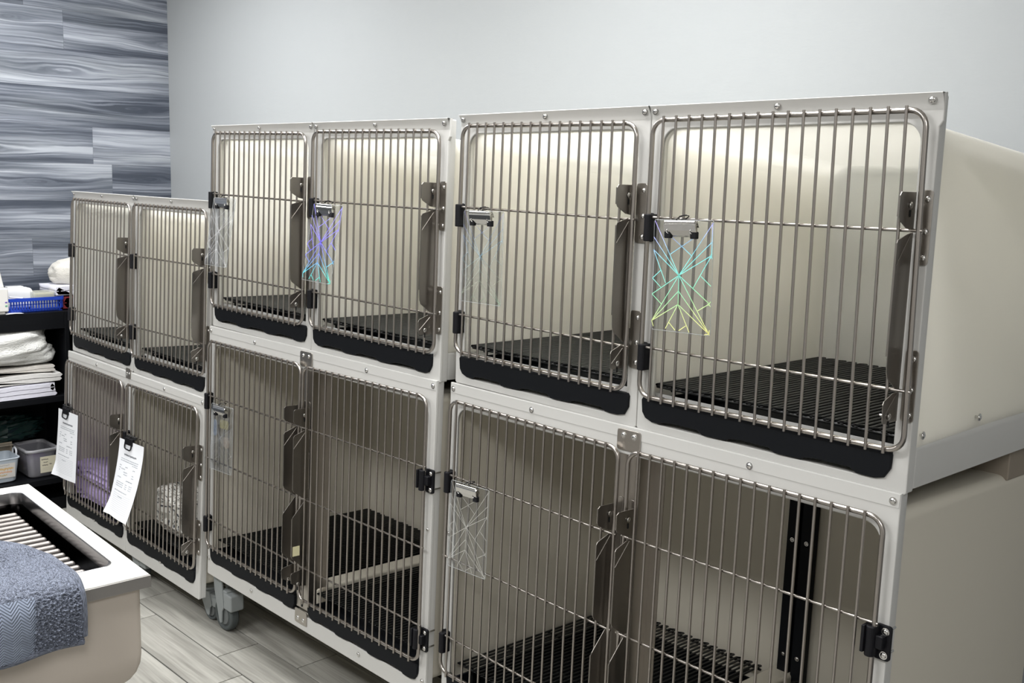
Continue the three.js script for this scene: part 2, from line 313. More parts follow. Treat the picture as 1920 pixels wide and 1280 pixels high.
// -- shell: front frame with its opening, liner behind it
function shell(P, u0, u1, v0, v1, op, o = {}) {         // v0 top, v1 bottom of the frame; op = [ua, ub, va(top), vb(bottom)]
  const D = o.depth ?? 0.70, low = o.low;
  // frame plate, the top strip reaching a little further out on its right end
  const e = o.ear ?? 0;
  const out = [[u0 + 0.004, v1], [u1 - 0.004, v1], [u1, v1 + 0.004], [u1, v0 - 0.055], [u1 + e, v0 - 0.045], [u1 + e, v0], [u0, v0], [u0, v1 + 0.004]];
  const f = mesh('front_frame', P.at(extrude(out, 0.009, 0.002, [rr(op[0], op[1], op[3], op[2], 0.034, 7)]).translate(0, 0, -0.009)), M.frame, P.t);
  // turned-back edge round the frame
  const sk = (a, w) => rr(u0 + a, u1 - a, v1 + a, v0 - a, 0.004, 2).map(p => V(p.x, p.y, w));
  mesh('frame_return', P.at(loft([sk(0.0015, -0.006), sk(0.0015, -0.026), sk(0.0035, -0.026), sk(0.0035, -0.008)])), M.frame, P.t);
  // raised strip along the top that carries the screws
if (low) mesh('top_strip', P.at(extrude([[u0 + 0.002, v0 - 0.026], [u1 - 0.002, v0 - 0.026], [u1 + e - 0.001, v0 - 0.001], [u0 + 0.002, v0 - 0.001]], 0.0012, 0.0005).translate(0, 0, -0.0002)), M.frame, P.t);
  else { // a shallow cove whose upper lip leans forward
    const cv = [[-0.0005, -0.002], [-0.0002, 0.0085], [-0.0015, 0.0095], [-0.006, 0.0062], [-0.012, 0.0030], [-0.019, 0.0010], [-0.028, 0.0002], [-0.030, -0.001]];
    mesh('top_strip', P.at(grid(1, cv.length - 1, (a, b) => { const k = Math.round(b * (cv.length - 1)); return V(u0 + 0.0015 + (u1 + e - 0.001 - u0 - 0.0015) * a, v0 + cv[k][0], cv[k][1]); })), M.frame, P.t);
  }
  // liner
  const B = { a: u0 + (o.padL ?? 0.014), b: u1 - (o.padR ?? 0.014), t: v0 - 0.042, d: op[3] - 0.002 };
  const taper = (w) => Math.max(0, -w / D);
  const ring = (k, w, g, r) => { // g grows outwards
    const T = taper(w); return rr(B.a - g + 0.008 * T + k, B.b + g - 0.008 * T - k, B.d - g + k, B.t + g - k - (low ? 0.012 : 0.052) * T, Math.max(r, 0.01), 7).map(p => V(p.x, p.y, w));
  };
  const lip = (g, w) => rr(op[0] - g, op[1] + g, op[3] - g, op[2] + g, 0.034, 7).map(p => V(p.x, p.y, w));
  const R = 0.045, inner = [lip(0, -0.002), lip(0.0, -0.012), lip(-0.0015, -0.016), ring(-0.002, -0.03, -0.004, 0.045), ring(0, -0.05, -0.004, 0.05), ring(0, -D + R, -0.004, 0.055)];
  for (let i = 1; i <= 6; i++) { const a = i / 6 * Math.PI / 2; inner.push(ring(R * (1 - Math.cos(a)), -D + R - R * Math.sin(a) , -0.004, 0.055 + 0.0 * i)); }
  const DO = low ? 0.755 : D, ro = low ? 0.02 : 0.035, outer = [lip(0.004, -0.010), ring(0, -0.022, 0, ro), ring(0, -DO + R, 0, ro)];
  for (let i = 1; i <= 6; i++) { const a = i / 6 * Math.PI / 2; outer.push(ring(R * (1 - Math.cos(a)), -DO + R - R * Math.sin(a) - 0.004 * Math.sin(a), 0, ro)); }
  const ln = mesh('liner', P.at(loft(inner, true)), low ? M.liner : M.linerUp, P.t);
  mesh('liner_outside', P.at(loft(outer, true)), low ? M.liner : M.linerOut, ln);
  if (!low) { // vertical skirt band under the tub-shaped liner
    const g = (k, v) => rr(B.a - k, B.b + k, -D + 0.02, -0.026, 0.012, 4).map(p => V(p.x, v, p.y));
    mesh('base_skirt', P.at(loft([g(-0.004, op[3] + 0.06), g(0.006, op[3] + 0.052), g(0.006, v1 + 0.006), g(0.002, v1 + 0.006), g(0.002, op[3] + 0.04)])), M.frame, P.t);
  }
  return f;
}
// -- removable floor: black pan with a coated wire grate
function floorTray(bank, low, u0, u1, v, label, o = {}) { // v = bottom of the pan
  const P = placed(bank, low, (u0 + u1) / 2, v, 'floor_tray', label, 'tray', 'black floor trays in the cages');
  const wB = -0.625, h = 0.052, a = u0, b = u1, L = b - a;
  // front wall with scalloped lower edge
  const s = [[a + 0.004, v + h], [b - 0.004, v + h], [b, v + h - 0.006], [b - 0.001, v + 0.022], [b - 0.012, v + 0.004], [b - 0.03, v + 0.0]];
  for (let i = 2; i >= 0; i--) { const c = a + L * (0.2 + 0.3 * i); s.push([c + 0.062, v], [c + 0.048, v + 0.0005], [c + 0.036, v + 0.0075], [c - 0.03, v + 0.0085], [c - 0.055, v + 0.0055], [c - 0.062, v + 0.0015]); }
  s.push([a + 0.03, v + 0.0015], [a + 0.012, v + 0.008], [a + 0.003, v + 0.02], [a, v + h - 0.006]);
  const front = extrude(s, 0.012, 0.0022).translate(0, 0, -0.006);
  const la = a + 0.03, lb = b - 0.006;
  const pan = [front, box(la, lb, v + 0.006, v + 0.014, wB, -0.004), box(la, la + 0.006, v + 0.006, v + h, wB, -0.004), box(lb - 0.006, lb, v + 0.006, v + h, wB, -0.004), box(la, lb, v + 0.006, v + h, wB, wB + 0.006)];
  for (let i = 0; i < 3; i++) { const c = a + L * (0.2 + 0.3 * i) + 0.055; pan.push(extrude(rr(c - 0.02, c + 0.018, v - 0.006, v + 0.012, 0.006, 3), 0.02, 0.002).translate(0, 0, -0.03)); }
  mesh('pan', P.at(merge(pan)), M.black, P.t);
  // grate: long rods front to back, looped together in pairs at both ends, over three cross rods
  const vt = v + (o.rise ?? 0.078), ga = a + 0.012, gb = b - 0.012, wf = -0.012, wb = -0.668, pitch = o.pitch ?? 0.0142, n = Math.round((gb - ga) / pitch) & ~1, G = [], r = 0.0031;
  for (let i = 0; i < n; i += 2) {
    const x0 = ga + (i + 0.5) * (gb - ga) / n, x1 = ga + (i + 1.5) * (gb - ga) / n, m = (x0 + x1) / 2, q = (x1 - x0) / 2, pts = [];
    for (let k = 0; k <= 8; k++) { const t = Math.PI * k / 8; pts.push(V(m - q * Math.cos(t), vt, wf - q + q * Math.sin(t))); }
    pts.push(V(x1, vt, wf - q - 0.02), V(x1, vt, wb + q + 0.02));
    for (let k = 0; k <= 8; k++) { const t = Math.PI * k / 8; pts.push(V(m + q * Math.cos(t), vt, wb + q - q * Math.sin(t))); }
    pts.push(V(x0, vt, wb + q + 0.02), V(x0, vt, wf - q - 0.02));
    G.push(tube(pts, r, 40, 6, true));
  }
  for (const w of [-0.03, -0.20, -0.36, -0.52, -0.65]) G.push(cyl(V(ga, vt - 0.006, w), V(gb, vt - 0.006, w), 0.0034, 6));
  for (const x of [ga + 0.03, gb - 0.03]) G.push(cyl(V(x, vt - 0.012, wf - 0.03), V(x, vt - 0.012, wb + 0.03), 0.004, 6));
  for (const x of [ga + 0.03, gb - 0.03]) for (const w of [-0.05, -0.6]) G.push(cyl(V(x, v + 0.012, w), V(x, vt - 0.01, w), 0.004, 6));
  const gm = mesh('grate', P.at(merge(G)), M.coated, P.t); gm.userData.kind = 'stuff';
  return P.t;
}

const cl = (x) => Math.max(-9, Math.min(9, x)) / 1000;
// measured sag of each door's corners, millimetres
const SAG = {
  C_UR: [[1, 0], [-2, 2], [9, 0], [-1, -2]], C_UL: [[9, 2], [-4, -5], [-6, 0], [-2, 6]], C_LL: [[4, 4], [-3, -1], [-4, 0], [-5, -3]], C_LR: [[2, -2], [0, 2], [2, 2], [2, -2]],
  B_UL: [[9, 4], [-2, -3], [-5, -2], [-2, -3]], B_UR: [[-1, 2], [-2, -3], [5, 2], [-2, 0]], B_LL: [[6, -1], [4, -1], [-3, 2], [1, 1]], B_LR: [[-5, -4], [0, 2], [5, 5], [-5, -6]],
  A_UL: [[9, 0], [6, -3], [-6, -3], [-4, 6]], A_UR: [[-6, -1], [-1, -1], [4, 6], [-6, -6]], A_LL: [[3, 3], [-4, 0], [-9, -6], [-5, -3]], A_LR: [[-3, -3], [1, 4], [6, -1], [6, 5]],
};
const corners = (k, u0, u1, t, b) => [[u0, t], [u1, t], [u1, b], [u0, b]].map((p, i) => [p[0] + cl(SAG[k][i][0]), p[1] + cl(SAG[k][i][1])]);
const WHERE = { A: 'the far left stack', B: 'the middle stack', C: 'the near right stack' };
for (const b of ['A', 'B', 'C']) {
  const K = BANKS[b], A = b === 'A', seam = A ? -0.672 : -0.672;
  // ---- two upper cages
  for (const s of ['L', 'R']) {
    const right = s === 'R', u0 = right ? W + 0.001 : 0, u1 = right ? 2 * W - 0.006 : W - 0.001, t = K.top, bt = t - HU;
    const P = placed(b, false, (u0 + u1) / 2, seam, 'cage', `cream plastic cage with a wire door, ${right ? 'top right' : 'top left'} in ${WHERE[b]}`, 'cage', 'wire-door kennel cages');
    const op = [u0 + 0.032, u1 - 0.030, t - 0.016, bt - 0.060];
    shell(P, u0, u1, 0, seam, op, { ear: right ? 0.006 : 0, padL: 0.012, padR: 0.010 });
    const d0 = right ? W + 0.0187 : 0.0187, d1 = right ? 2 * W - 0.0187 : W - 0.0187;
    door(P, corners(`${b}_U${s}`, d0, d1, t, bt), [-0.2245, -0.492], -1);
    for (const v of [-0.218, -0.486]) hinge(P, d0 + 0.004, v, -1, 0.055);
    latch(P, d1 - 0.014, UPROF, [[-0.156, -0.279], [-0.421, -0.544]], d1 - 0.008, u1 - 0.001 + (right ? 0.004 : 0.004));
    for (const u of [u0 + 0.013, (u0 + u1) / 2 - 0.002, u1 - 0.013]) screw(P, u, -0.0115, 0.0045);
    if (right) for (const [w, v] of [[-0.055, -0.575], [-0.28, -0.572]]) { const k = screw(P, u1 - 0.005, v, w); k.rotation.y = Math.PI / 2; }
  }
  // ---- the lower row
  const t = K.dl, bt = t - K.hl, v0 = seam - 0.001, v1 = K.foot;
  if (A) {
    for (const s of ['L', 'R']) {
      const right = s === 'R', u0 = right ? W + 0.001 : 0, u1 = right ? 2 * W : W - 0.001;
      const P = placed(b, true, (u0 + u1) / 2, v1, 'cage', `cream wire-door cage, bottom ${right ? 'right' : 'left'} of ${WHERE[b]}, holding ${right ? 'a grey spotted pad' : 'purple bedding'}`, 'cage', 'wire-door kennel cages');
      shell(P, u0, u1, v0, v1, [u0 + 0.032, u1 - 0.030, t - 0.016, bt - 0.064], { low: true });
      const d0 = right ? W + 0.0187 : 0.0187, d1 = right ? 2 * W - 0.0187 : W - 0.0187, dv = t - K.top;
      door(P, corners(`A_L${s}`, d0, d1, t, bt), [-0.2245 + dv, -0.492 + dv], -1);
      for (const v of [-0.218, -0.486]) hinge(P, d0 + 0.004, v + dv, -1, 0.055);
      latch(P, d1 - 0.014, shiftProf(UPROF, dv), [[-0.156 + dv, -0.279 + dv], [-0.421 + dv, -0.544 + dv]], d1 - 0.008, u1 + 0.003);
      for (const u of [(u0 + u1) / 2]) { screw(P, u, v0 - 0.016); screw(P, u, v1 + 0.05); }
      screw(P, u1 - 0.013, v0 - 0.016); casters(P, u0, u1, v1, A, right);
      if (!right) { const br = mesh('joining_bracket', P.at(extrude(rr(W - 0.022, W + 0.022, v0 - 0.026, v0 + 0.014, 0.005, 3), 0.003, 0.0008)), M.steel, P.t); for (const x of [W - 0.010, W + 0.010]) { const k = mesh('bracket_screw', screwGeo, M.chrome, br); k.position.set(x - P.u, v0 - 0.006 - P.v, 0.003); k.scale.setScalar(0.8); } }
    }
  } else {
    const P = placed(b, true, W, v1, 'cage', `wide cream two-door cage with steel centre post, bottom of ${WHERE[b]}`, 'cage', 'wire-door kennel cages');
    shell(P, 0, 2 * W, v0, v1, [0.032, 2 * W - 0.030, t - 0.016, bt - 0.064], { low: true });
    const hv = [-0.909, -1.128, -1.343];
    door(P, corners(`${b}_LL`, 0.0187, 0.5981, t, bt), hv, -1);
    door(P, corners(`${b}_LR`, 0.6219, 1.2013, t, bt), hv, 1);
    for (const v of [-0.902, -1.337]) { hinge(P, 0.0227, v, -1, 0.055); hinge(P, 1.1985, v - 0.008, 1, 0.055); }
    latch(P, 0.583, LPROF, [], 0, 0, true); latch(P, 0.637, LPROF, [], 0, 0, true);
    // centre post
    const pf = [box(0.578, 0.643, bt - 0.045, t + 0.012, -0.004, -0.0015), box(0.578, 0.5805, bt - 0.045, t + 0.012, -0.05, -0.002), box(0.6405, 0.643, bt - 0.045, t + 0.012, -0.05, -0.002), box(0.560, 0.5805, bt - 0.045, t + 0.012, -0.052, -0.05), box(0.6405, 0.672, bt - 0.045, t + 0.012, -0.052, -0.05)];
    const post = mesh('center_post', P.at(merge(pf)), M.steel, P.t);
    for (const [va, vb] of [[v0 - 0.007, t - 0.007], [bt - 0.048, bt - 0.094]]) {
      const br = mesh('post_bracket', P.at(merge([extrude(rr(0.578, 0.643, vb, va, 0.006, 3), 0.003, 0.0008).translate(0, 0, 0.001), box(0.578, 0.643, Math.min(vb, va) - 0.0 , Math.min(vb, va) + 0.003, -0.012, 0.002)])), M.steel, post);
      for (const x of [0.596, 0.626]) { const k = mesh('bracket_screw', screwGeo, M.chrome, br); k.position.set(x - P.u, (va > -1 ? va - 0.013 : vb + 0.016) - P.v, 0.004); }
    }
    for (const va of [-0.83, -0.985]) for (const x of [0.589, 0.622]) mesh('post_plate', P.at(extrude(rr(x, x + 0.014, va - 0.115, va, 0.005, 3), 0.002, 0.0005)), M.steel, post);
    mesh('post_slot', P.at(extrude(rr(0.605, 0.615, bt - 0.04, bt + 0.02, 0.004, 3), 0.0008).translate(0, 0, -0.0012)), M.darkhole, post);
    // divider channel on the back wall and sill on the floor
    const ch = mesh('divider_channel', P.at(merge([box(0.600, 0.634, bt - 0.05, t - 0.03, -0.695, -0.668, 0.002), box(0.641, 0.676, bt - 0.05, t - 0.03, -0.695, -0.668, 0.002)])), M.black, P.t, 'black divider channel on the back wall');
    for (const x of [0.617, 0.659]) for (const v of [-1.055, -1.37]) { const k = mesh('channel_screw', screwGeo, M.chrome, ch); k.position.set(x - P.u, v - P.v, -0.667); k.scale.setScalar(0.8); }
    mesh('floor_sill', P.at(box(0.582, 0.646, bt - 0.066, bt + 0.022, -0.69, -0.03, 0.008)), M.liner, P.t);
    for (const u of [0.305, 0.915]) { screw(P, u, v0 - 0.018); screw(P, u, v1 + 0.030); }
    for (const u of [0.013, 2 * W - 0.013]) { screw(P, u, v0 - 0.015); screw(P, u, v0 - 0.40, 0.0015, 0.8); screw(P, u, v1 + 0.06); }
    // block at the back of the roof that carries the upper cages
    mesh('rear_support', P.at(box(0.03, 2 * W - 0.018, v0 - 0.06, seam + 0.012, -0.69, -0.498, 0.003)), M.brown, P.t);
    casters(P, 0, 2 * W, v1, A, true);
  }
}
// -- casters under a lower cage
function casters(P, u0, u1, v1, small) {
  const base = P.t.localToWorld(V(0, 0, 0)); P.t.updateMatrixWorld(true);
  for (const [u, w, turn] of [[u0 + 0.022, -0.05, 0], [u1 - 0.07, small ? -0.08 : -0.055, 0.1], [u0 + 0.075, -0.6, 0.8], [u1 - 0.075, -0.6, 0.2]]) {
    if (small && ((u < 0.3 && u0 === 0) || (u > 0.3 && u0 !== 0)) === false) continue;
    const wp = V(u - P.u, 0.0, w).applyMatrix4(P.t.matrixWorld);
    const H = wp.y + 0.012, R = small ? 0.04 : 0.06, c = new THREE.Group();
    const wheel = new THREE.LatheGeometry([[0.0, -0.014], [R * 0.62, -0.014], [R * 0.66, -0.010], [R * 0.78, -0.010], [R * 0.8, -0.016], [R * 0.93, -0.016], [R, -0.010], [R, 0.010], [R * 0.93, 0.016], [R * 0.8, 0.016], [R * 0.78, 0.010], [R * 0.66, 0.010], [R * 0.62, 0.014], [0.0, 0.014]].map(p => new THREE.Vector2(...p)), 28).rotateX(Math.PI / 2);
    // local: origin at floor under the stem; wheel trails towards +x, axle along z
    const k = (g) => g;
    const yk = extrude([[-0.030, H - 0.006], [0.028, H - 0.006], [0.042, R * 1.55], [0.030, R * 1.25], [0.026, R * 0.55], [0.018, R * 0.48], [0.010, R * 0.6], [-0.022, H * 0.66]], 0.006, 0.0015);
    const fork = merge([yk.clone().translate(0, 0, 0.019), yk.clone().translate(0, 0, -0.025), box(-0.028, 0.026, H - 0.02, H - 0.004, -0.024, 0.024, 0.003), cyl(V(0, H - 0.006, 0), V(0, H + 0.004, 0), 0.024, 16)]);
    const pedal = merge([box(0.044, 0.096, R * 1.5, R * 2.5, -0.027, 0.027, 0.007), box(0.02, 0.06, R * 1.9, R * 2.6, -0.022, 0.022, 0.004)]);
    // the parts are children of the cage: bring them from floor coordinates into the cage's own
    const T = new THREE.Matrix4().makeRotationY(turn).setPosition(wp.x, 0, wp.z).premultiply(P.t.matrixWorld.clone().invert());
    const f = mesh('caster', fork.applyMatrix4(T), M.caster, P.t);
    mesh('wheel', wheel.translate(0.022, R, 0).applyMatrix4(T), M.tyre, f);
    mesh('wheel_hub', merge([new THREE.CylinderGeometry(R * 0.6, R * 0.6, 0.031, 24).rotateX(Math.PI / 2).translate(0.022, R, 0)]).applyMatrix4(T), M.hub, f);
    mesh('brake_pedal', pedal.applyMatrix4(T), M.caster, f);
  }
}
// ---- floor trays
for (const b of ['A', 'B', 'C']) {
  const K = BANKS[b], bt = K.top - HU, bl = K.dl - K.hl;
  floorTray(b, false, 0.020, 0.590, bt - 0.0585, `black floor tray with wire grate in the top left cage of ${WHERE[b]}`);
  floorTray(b, false, W + 0.016, 2 * W - 0.034, bt - 0.0585, `black floor tray with wire grate in the top right cage of ${WHERE[b]}`);
  if (b === 'A') {
    floorTray(b, true, 0.020, 0.590, bl - 0.0625, `black floor tray under purple bedding, bottom left cage of ${WHERE[b]}`);
    floorTray(b, true, W + 0.020, 2 * W - 0.030, bl - 0.0625, `black floor tray under a grey spotted pad, bottom right cage of ${WHERE[b]}`);
  } else {
    floorTray(b, true, 0.026, 0.576, bl - 0.0625, `black floor tray behind the left door of the bottom cage of ${WHERE[b]}`);
    floorTray(b, true, 0.648, 1.190, bl - 0.0625, `black floor tray behind the right door of the bottom cage of ${WHERE[b]}`);
  }
}
//@@P0
// ------------------------------------------------------------------ clipboards on the doors
const PAT = [[0.02, 0.01, 0.457, 0.49], [0.005, 0.156, 0.457, 0.49], [0.005, 0.27, 0.457, 0.49], [0.995, 0.02, 0.457, 0.49], [0.993, 0.18, 0.457, 0.49], [0.985, 0.30, 0.457, 0.49],
  [0.30, 0.145, 0.66, 0.31], [0.70, 0.15, 0.30, 0.305], [0.005, 0.27, 0.235, 0.57], [0.14, 0.455, 0.0, 0.53], [0.0, 0.53, 0.155, 0.61], [0.457, 0.49, 0.0, 0.675], [0.0, 0.675, 0.17, 0.76],
  [0.457, 0.49, 0.005, 0.92], [0.457, 0.63, 0.005, 0.92], [0.457, 0.75, 0.005, 0.92], [0.457, 0.49, 0.457, 0.75], [0.457, 0.75, 0.25, 0.98], [0.31, 0.92, 0.42, 0.985], [0.457, 0.75, 0.66, 0.99], [0.60, 0.935, 0.48, 0.985],
  [0.457, 0.49, 0.975, 0.72], [0.975, 0.72, 0.79, 0.79], [0.457, 0.49, 0.985, 0.985], [0.457, 0.63, 0.985, 0.985], [0.457, 0.75, 0.985, 0.985], [0.985, 0.30, 0.70, 0.595], [0.825, 0.485, 0.99, 0.565],
  [0.985, 0.18, 0.985, 0.30], [0.985, 0.02, 0.985, 0.18], [0.005, 0.92, 0.04, 0.97], [0.985, 0.985, 0.93, 0.96], [0.985, 0.985, 0.99, 0.95], [0.985, 0.985, 0.91, 0.995], [0.95, 0.96, 0.995, 0.995], [0.94, 0.70, 0.995, 0.745], [0.995, 0.70, 0.96, 0.735], [0.975, 0.29, 0.995, 0.33]];
const ramp = (stops, t) => { const k = Math.max(0, Math.min(0.9999, t)) * (stops.length - 1), i = Math.floor(k); return mixc(stops[i], stops[i + 1], k - i); };
const acrylic = new THREE.MeshPhysicalMaterial({ color: lin(0.97, 0.98, 0.985), roughness: 0.04, transmission: 1, thickness: 0, ior: 1.49, side: THREE.DoubleSide });
const edgeMat = phy(lin(0.75, 0.77, 0.77), 0.2, { transmission: 0.6, thickness: 0 });
const tie = std(lin(0.008, 0.008, 0.008), 0.7);
function clipboard(bank, low, uc, v, w, tilt, roll, label, stops, lineW, opacity, dark) {
  const P = placed(bank, low, uc, v, 'clipboard', label, 'clipboard', 'clear acrylic clipboards hung on the cage doors'), t = P.t;
  t.translateZ(w); t.rotateZ(roll); t.rotateX(-tilt);
  const wd = 0.147, h = 0.222;
  mesh('clear_panel', extrude(rr(-wd / 2, wd / 2, -h, 0, 0.003, 2), 0.0022), acrylic, t);
  mesh('panel_edge', tube(rr(-wd / 2, wd / 2, -h, 0, 0.003, 2).flatMap((p, i, a) => { const q = a[(i + 1) % a.length]; return [0, 0.03, 0.5, 0.97].map(k => V(p.x + (q.x - p.x) * k, p.y + (q.y - p.y) * k, 0.0011)); }), 0.0006, 160, 4, true), edgeMat, t);
  // etched lines, each a flat thin strip on the front of the panel
  const pos = [], col = [], idx = []; let n = 0;
  for (const [a, b, c, d] of PAT) {
    const A = V((a - 0.5) * wd, -b * h, 0.0025), B = V((c - 0.5) * wd, -d * h, 0.0025), q = V(0, 0, 0).subVectors(B, A).normalize(), s = V(-q.y, q.x, 0).multiplyScalar(lineW / 2);
    for (let k = 0; k < 4; k++) {
      const f0 = k / 4, f1 = (k + 1) / 4;
      for (const [f, sg] of [[f0, 1], [f0, -1], [f1, 1], [f1, -1]]) {
        const p = A.clone().lerp(B, f).addScaledVector(s, sg); pos.push(p.x, p.y, p.z);
        const cc = new THREE.Color().setRGB(...ramp(stops, -p.y / h + 0.12 * (p.x / wd)).map(x => x / 255), THREE.SRGBColorSpace); col.push(cc.r, cc.g, cc.b);  // diffraction colours of the lines painted in as vertex colours
      }
      idx.push(n, n + 1, n + 2, n + 1, n + 3, n + 2); n += 4;
    }
  }
  const g = new THREE.BufferGeometry(); g.setAttribute('position', new THREE.Float32BufferAttribute(pos, 3)); g.setAttribute('color', new THREE.Float32BufferAttribute(col, 3)); g.setIndex(idx); g.computeVertexNormals();
  mesh('etched_pattern', g, new THREE.MeshStandardMaterial({ vertexColors: true, roughness: 0.35, side: THREE.DoubleSide, transparent: opacity < 1, opacity }), t, 'fine line pattern etched into the clear panel');
  addClip(t, 0.0022);
  return t;
}
function addClip(t, z) {
  const prof = [[0.0, 0.001], [0.011, 0.004], [0.010, 0.010], [0.004, 0.013], [-0.006, 0.011], [-0.016, 0.006], [-0.019, 0.001], [-0.019, 0.0], [-0.0165, 0.004], [-0.006, 0.0095], [0.004, 0.0112], [0.008, 0.009], [0.009, 0.0055], [0.0, 0.0]];
  const body = extrude(prof.map(([y, zz]) => [zz, y]), 0.078).rotateY(-Math.PI / 2).translate(0.039, -0.014, z);
  const m = mesh('clip', body.scale(1, 1, 1), M.chrome, t, 'polished metal clip with black rubber ends');
  mesh('clip_roll', cyl(V(-0.037, -0.004, z + 0.010), V(0.037, -0.004, z + 0.010), 0.0035, 10), M.chrome, m);
  for (const s of [-1, 1]) mesh('clip_pad', box(s * 0.032 - 0.0075, s * 0.032 + 0.0075, -0.036, -0.022, z, z + 0.010, 0.002), M.rubber, m);
  for (const s of [-1, 1]) mesh('clip_spring', new THREE.TorusGeometry(0.0042, 0.0012, 6, 14).rotateY(0.5).translate(s * 0.029, -0.022, z + 0.009), M.chrome, m);
  const k = [tube([V(-0.009, 0.004, z + 0.006), V(-0.003, 0.012, z + 0.010), V(0.004, 0.015, z + 0.004), V(0.005, 0.013, z - 0.014), V(-0.002, 0.006, z - 0.012), V(-0.006, 0.002, z + 0.002)], 0.0016, 24, 6), tube([V(0.0, 0.011, z + 0.008), V(0.007, 0.016, z + 0.008), V(0.014, 0.017, z + 0.003)], 0.0014, 10, 6), tube([V(-0.002, 0.010, z + 0.008), V(-0.010, 0.006, z + 0.010), V(-0.014, 0.000, z + 0.009)], 0.0014, 10, 6)];
  const kt = mesh('tie', merge(k), tie, m, 'black twist tie'); kt.scale.set(0.75, 0.6, 0.9);
}
const RAINBOW = [[195, 180, 255], [185, 205, 255], [145, 245, 250], [150, 245, 232], [165, 246, 195], [228, 248, 170], [252, 250, 165]];  // iridescent reflection painted as fixed line colours
clipboard('C', false, 0.731, -0.226, 0.0295, 0.0, 0.03, 'clear clipboard with bright rainbow etched lines on the big top right door', RAINBOW, 0.0016, 1);
clipboard('C', false, 0.130, -0.231, 0.0295, 0.02, 0.01, 'clear clipboard with faint bluish lines on the near stack’s top left door', [[175, 165, 235], [150, 175, 230], [135, 190, 225], [165, 190, 190], [185, 190, 170], [160, 195, 170]], 0.0009, 0.6);
clipboard('C', true, 0.126, -0.911, 0.0295, 0.05, 0.045, 'clear clipboard with whitish etched lines on the near stack’s lower left door', [[215, 215, 208], [220, 220, 214], [215, 215, 208]], 0.0011, 0.6);
clipboard('B', false, 0.137, -0.236, 0.0295, 0.15, 0.0, 'clear clipboard, almost unmarked, tilted out from the middle stack’s top left door', [[250, 250, 252], [246, 246, 250], [250, 250, 252]], 0.0010, 0.6);
clipboard('B', false, 0.735, -0.233, 0.0295, 0.16, -0.01, 'clear clipboard with violet and turquoise lines on the middle stack’s top right door', [[125, 120, 255], [175, 170, 255], [150, 135, 255], [128, 118, 255], [125, 140, 250], [110, 220, 235], [95, 230, 205]], 0.0018, 1);
{
  const t = clipboard('B', true, 0.152, -0.923, 0.0295, 0.04, 0.04, 'clear clipboard showing pale yellow and blue patches on the middle stack’s lower left door', [[190, 190, 186], [175, 182, 190], [185, 185, 180]], 0.0008, 0.5);
  for (const [x, y, w2, h2, c] of [[0.012, -0.062, 0.060, 0.030, [0.52, 0.47, 0.22]], [-0.047, -0.08, 0.024, 0.055, [0.30, 0.38, 0.52]], [0.03, -0.12, 0.04, 0.035, [0.45, 0.36, 0.28]]])
    mesh('tinted_patch', extrude(rr(x - w2 / 2, x + w2 / 2, y - h2 / 2, y + h2 / 2, 0.01, 4), 0.0002).translate(0, 0, -0.0006), new THREE.MeshStandardMaterial({ color: lin(...c), roughness: 0.6, transparent: true, opacity: 0.28, side: THREE.DoubleSide }), t);
}
// ------------------------------------------------------------------ paper sheets on the far stack
function paperTex(seed) {
  const W2 = 512, H2 = 700, c = document.createElement('canvas'); c.width = W2; c.height = H2; const x = c.getContext('2d');
  seedState = seed; x.fillStyle = '#eef0f4'; x.fillRect(0, 0, W2, H2);
  const words = (x0, x1, y, h, col, gap = 6) => { x.fillStyle = col; let p = x0; while (p < x1) { const w = 8 + rnd() * 30; for (let q = 0; q < Math.min(w, x1 - p); q += 5) x.fillRect(p + q, y + rnd() * h * 0.3, 3.6, h * (0.6 + rnd() * 0.4)); p += w + gap; } };
  words(130, 385, 122, 17, '#3c4048', 3);
  words(80, 440, 168, 9, '#8a8f98'); words(80, 430, 186, 9, '#7c828c'); words(330, 440, 204, 8, '#80868f');
  for (const [a, b, y] of [[70, 110, 232], [200, 250, 236], [360, 400, 240], [70, 100, 254], [120, 200, 258], [70, 90, 276], [180, 260, 284], [190, 270, 304], [360, 395, 290], [360, 400, 312]]) words(a, b, y, 10, '#7d828c');
  words(70, 150, 340, 9, '#868b95'); words(270, 400, 350, 11, '#70757f');
  for (const y of [384, 402, 420]) { words(70, 230, y, 9, '#7f858f'); words(270, 310, y + 2, 9, '#8a8f98'); words(350, 410, y + 3, 9, '#8a8f98'); }
  words(70, 350, 462, 10, '#767b85'); x.fillStyle = '#b3b7be';
  for (let y = 492; y < 650; y += 17) x.fillRect(66, y, 380, 2.4);
  words(180, 280, 508, 11, '#8a8f98');
  const t = new THREE.CanvasTexture(c); t.colorSpace = THREE.SRGBColorSpace; return t;
}
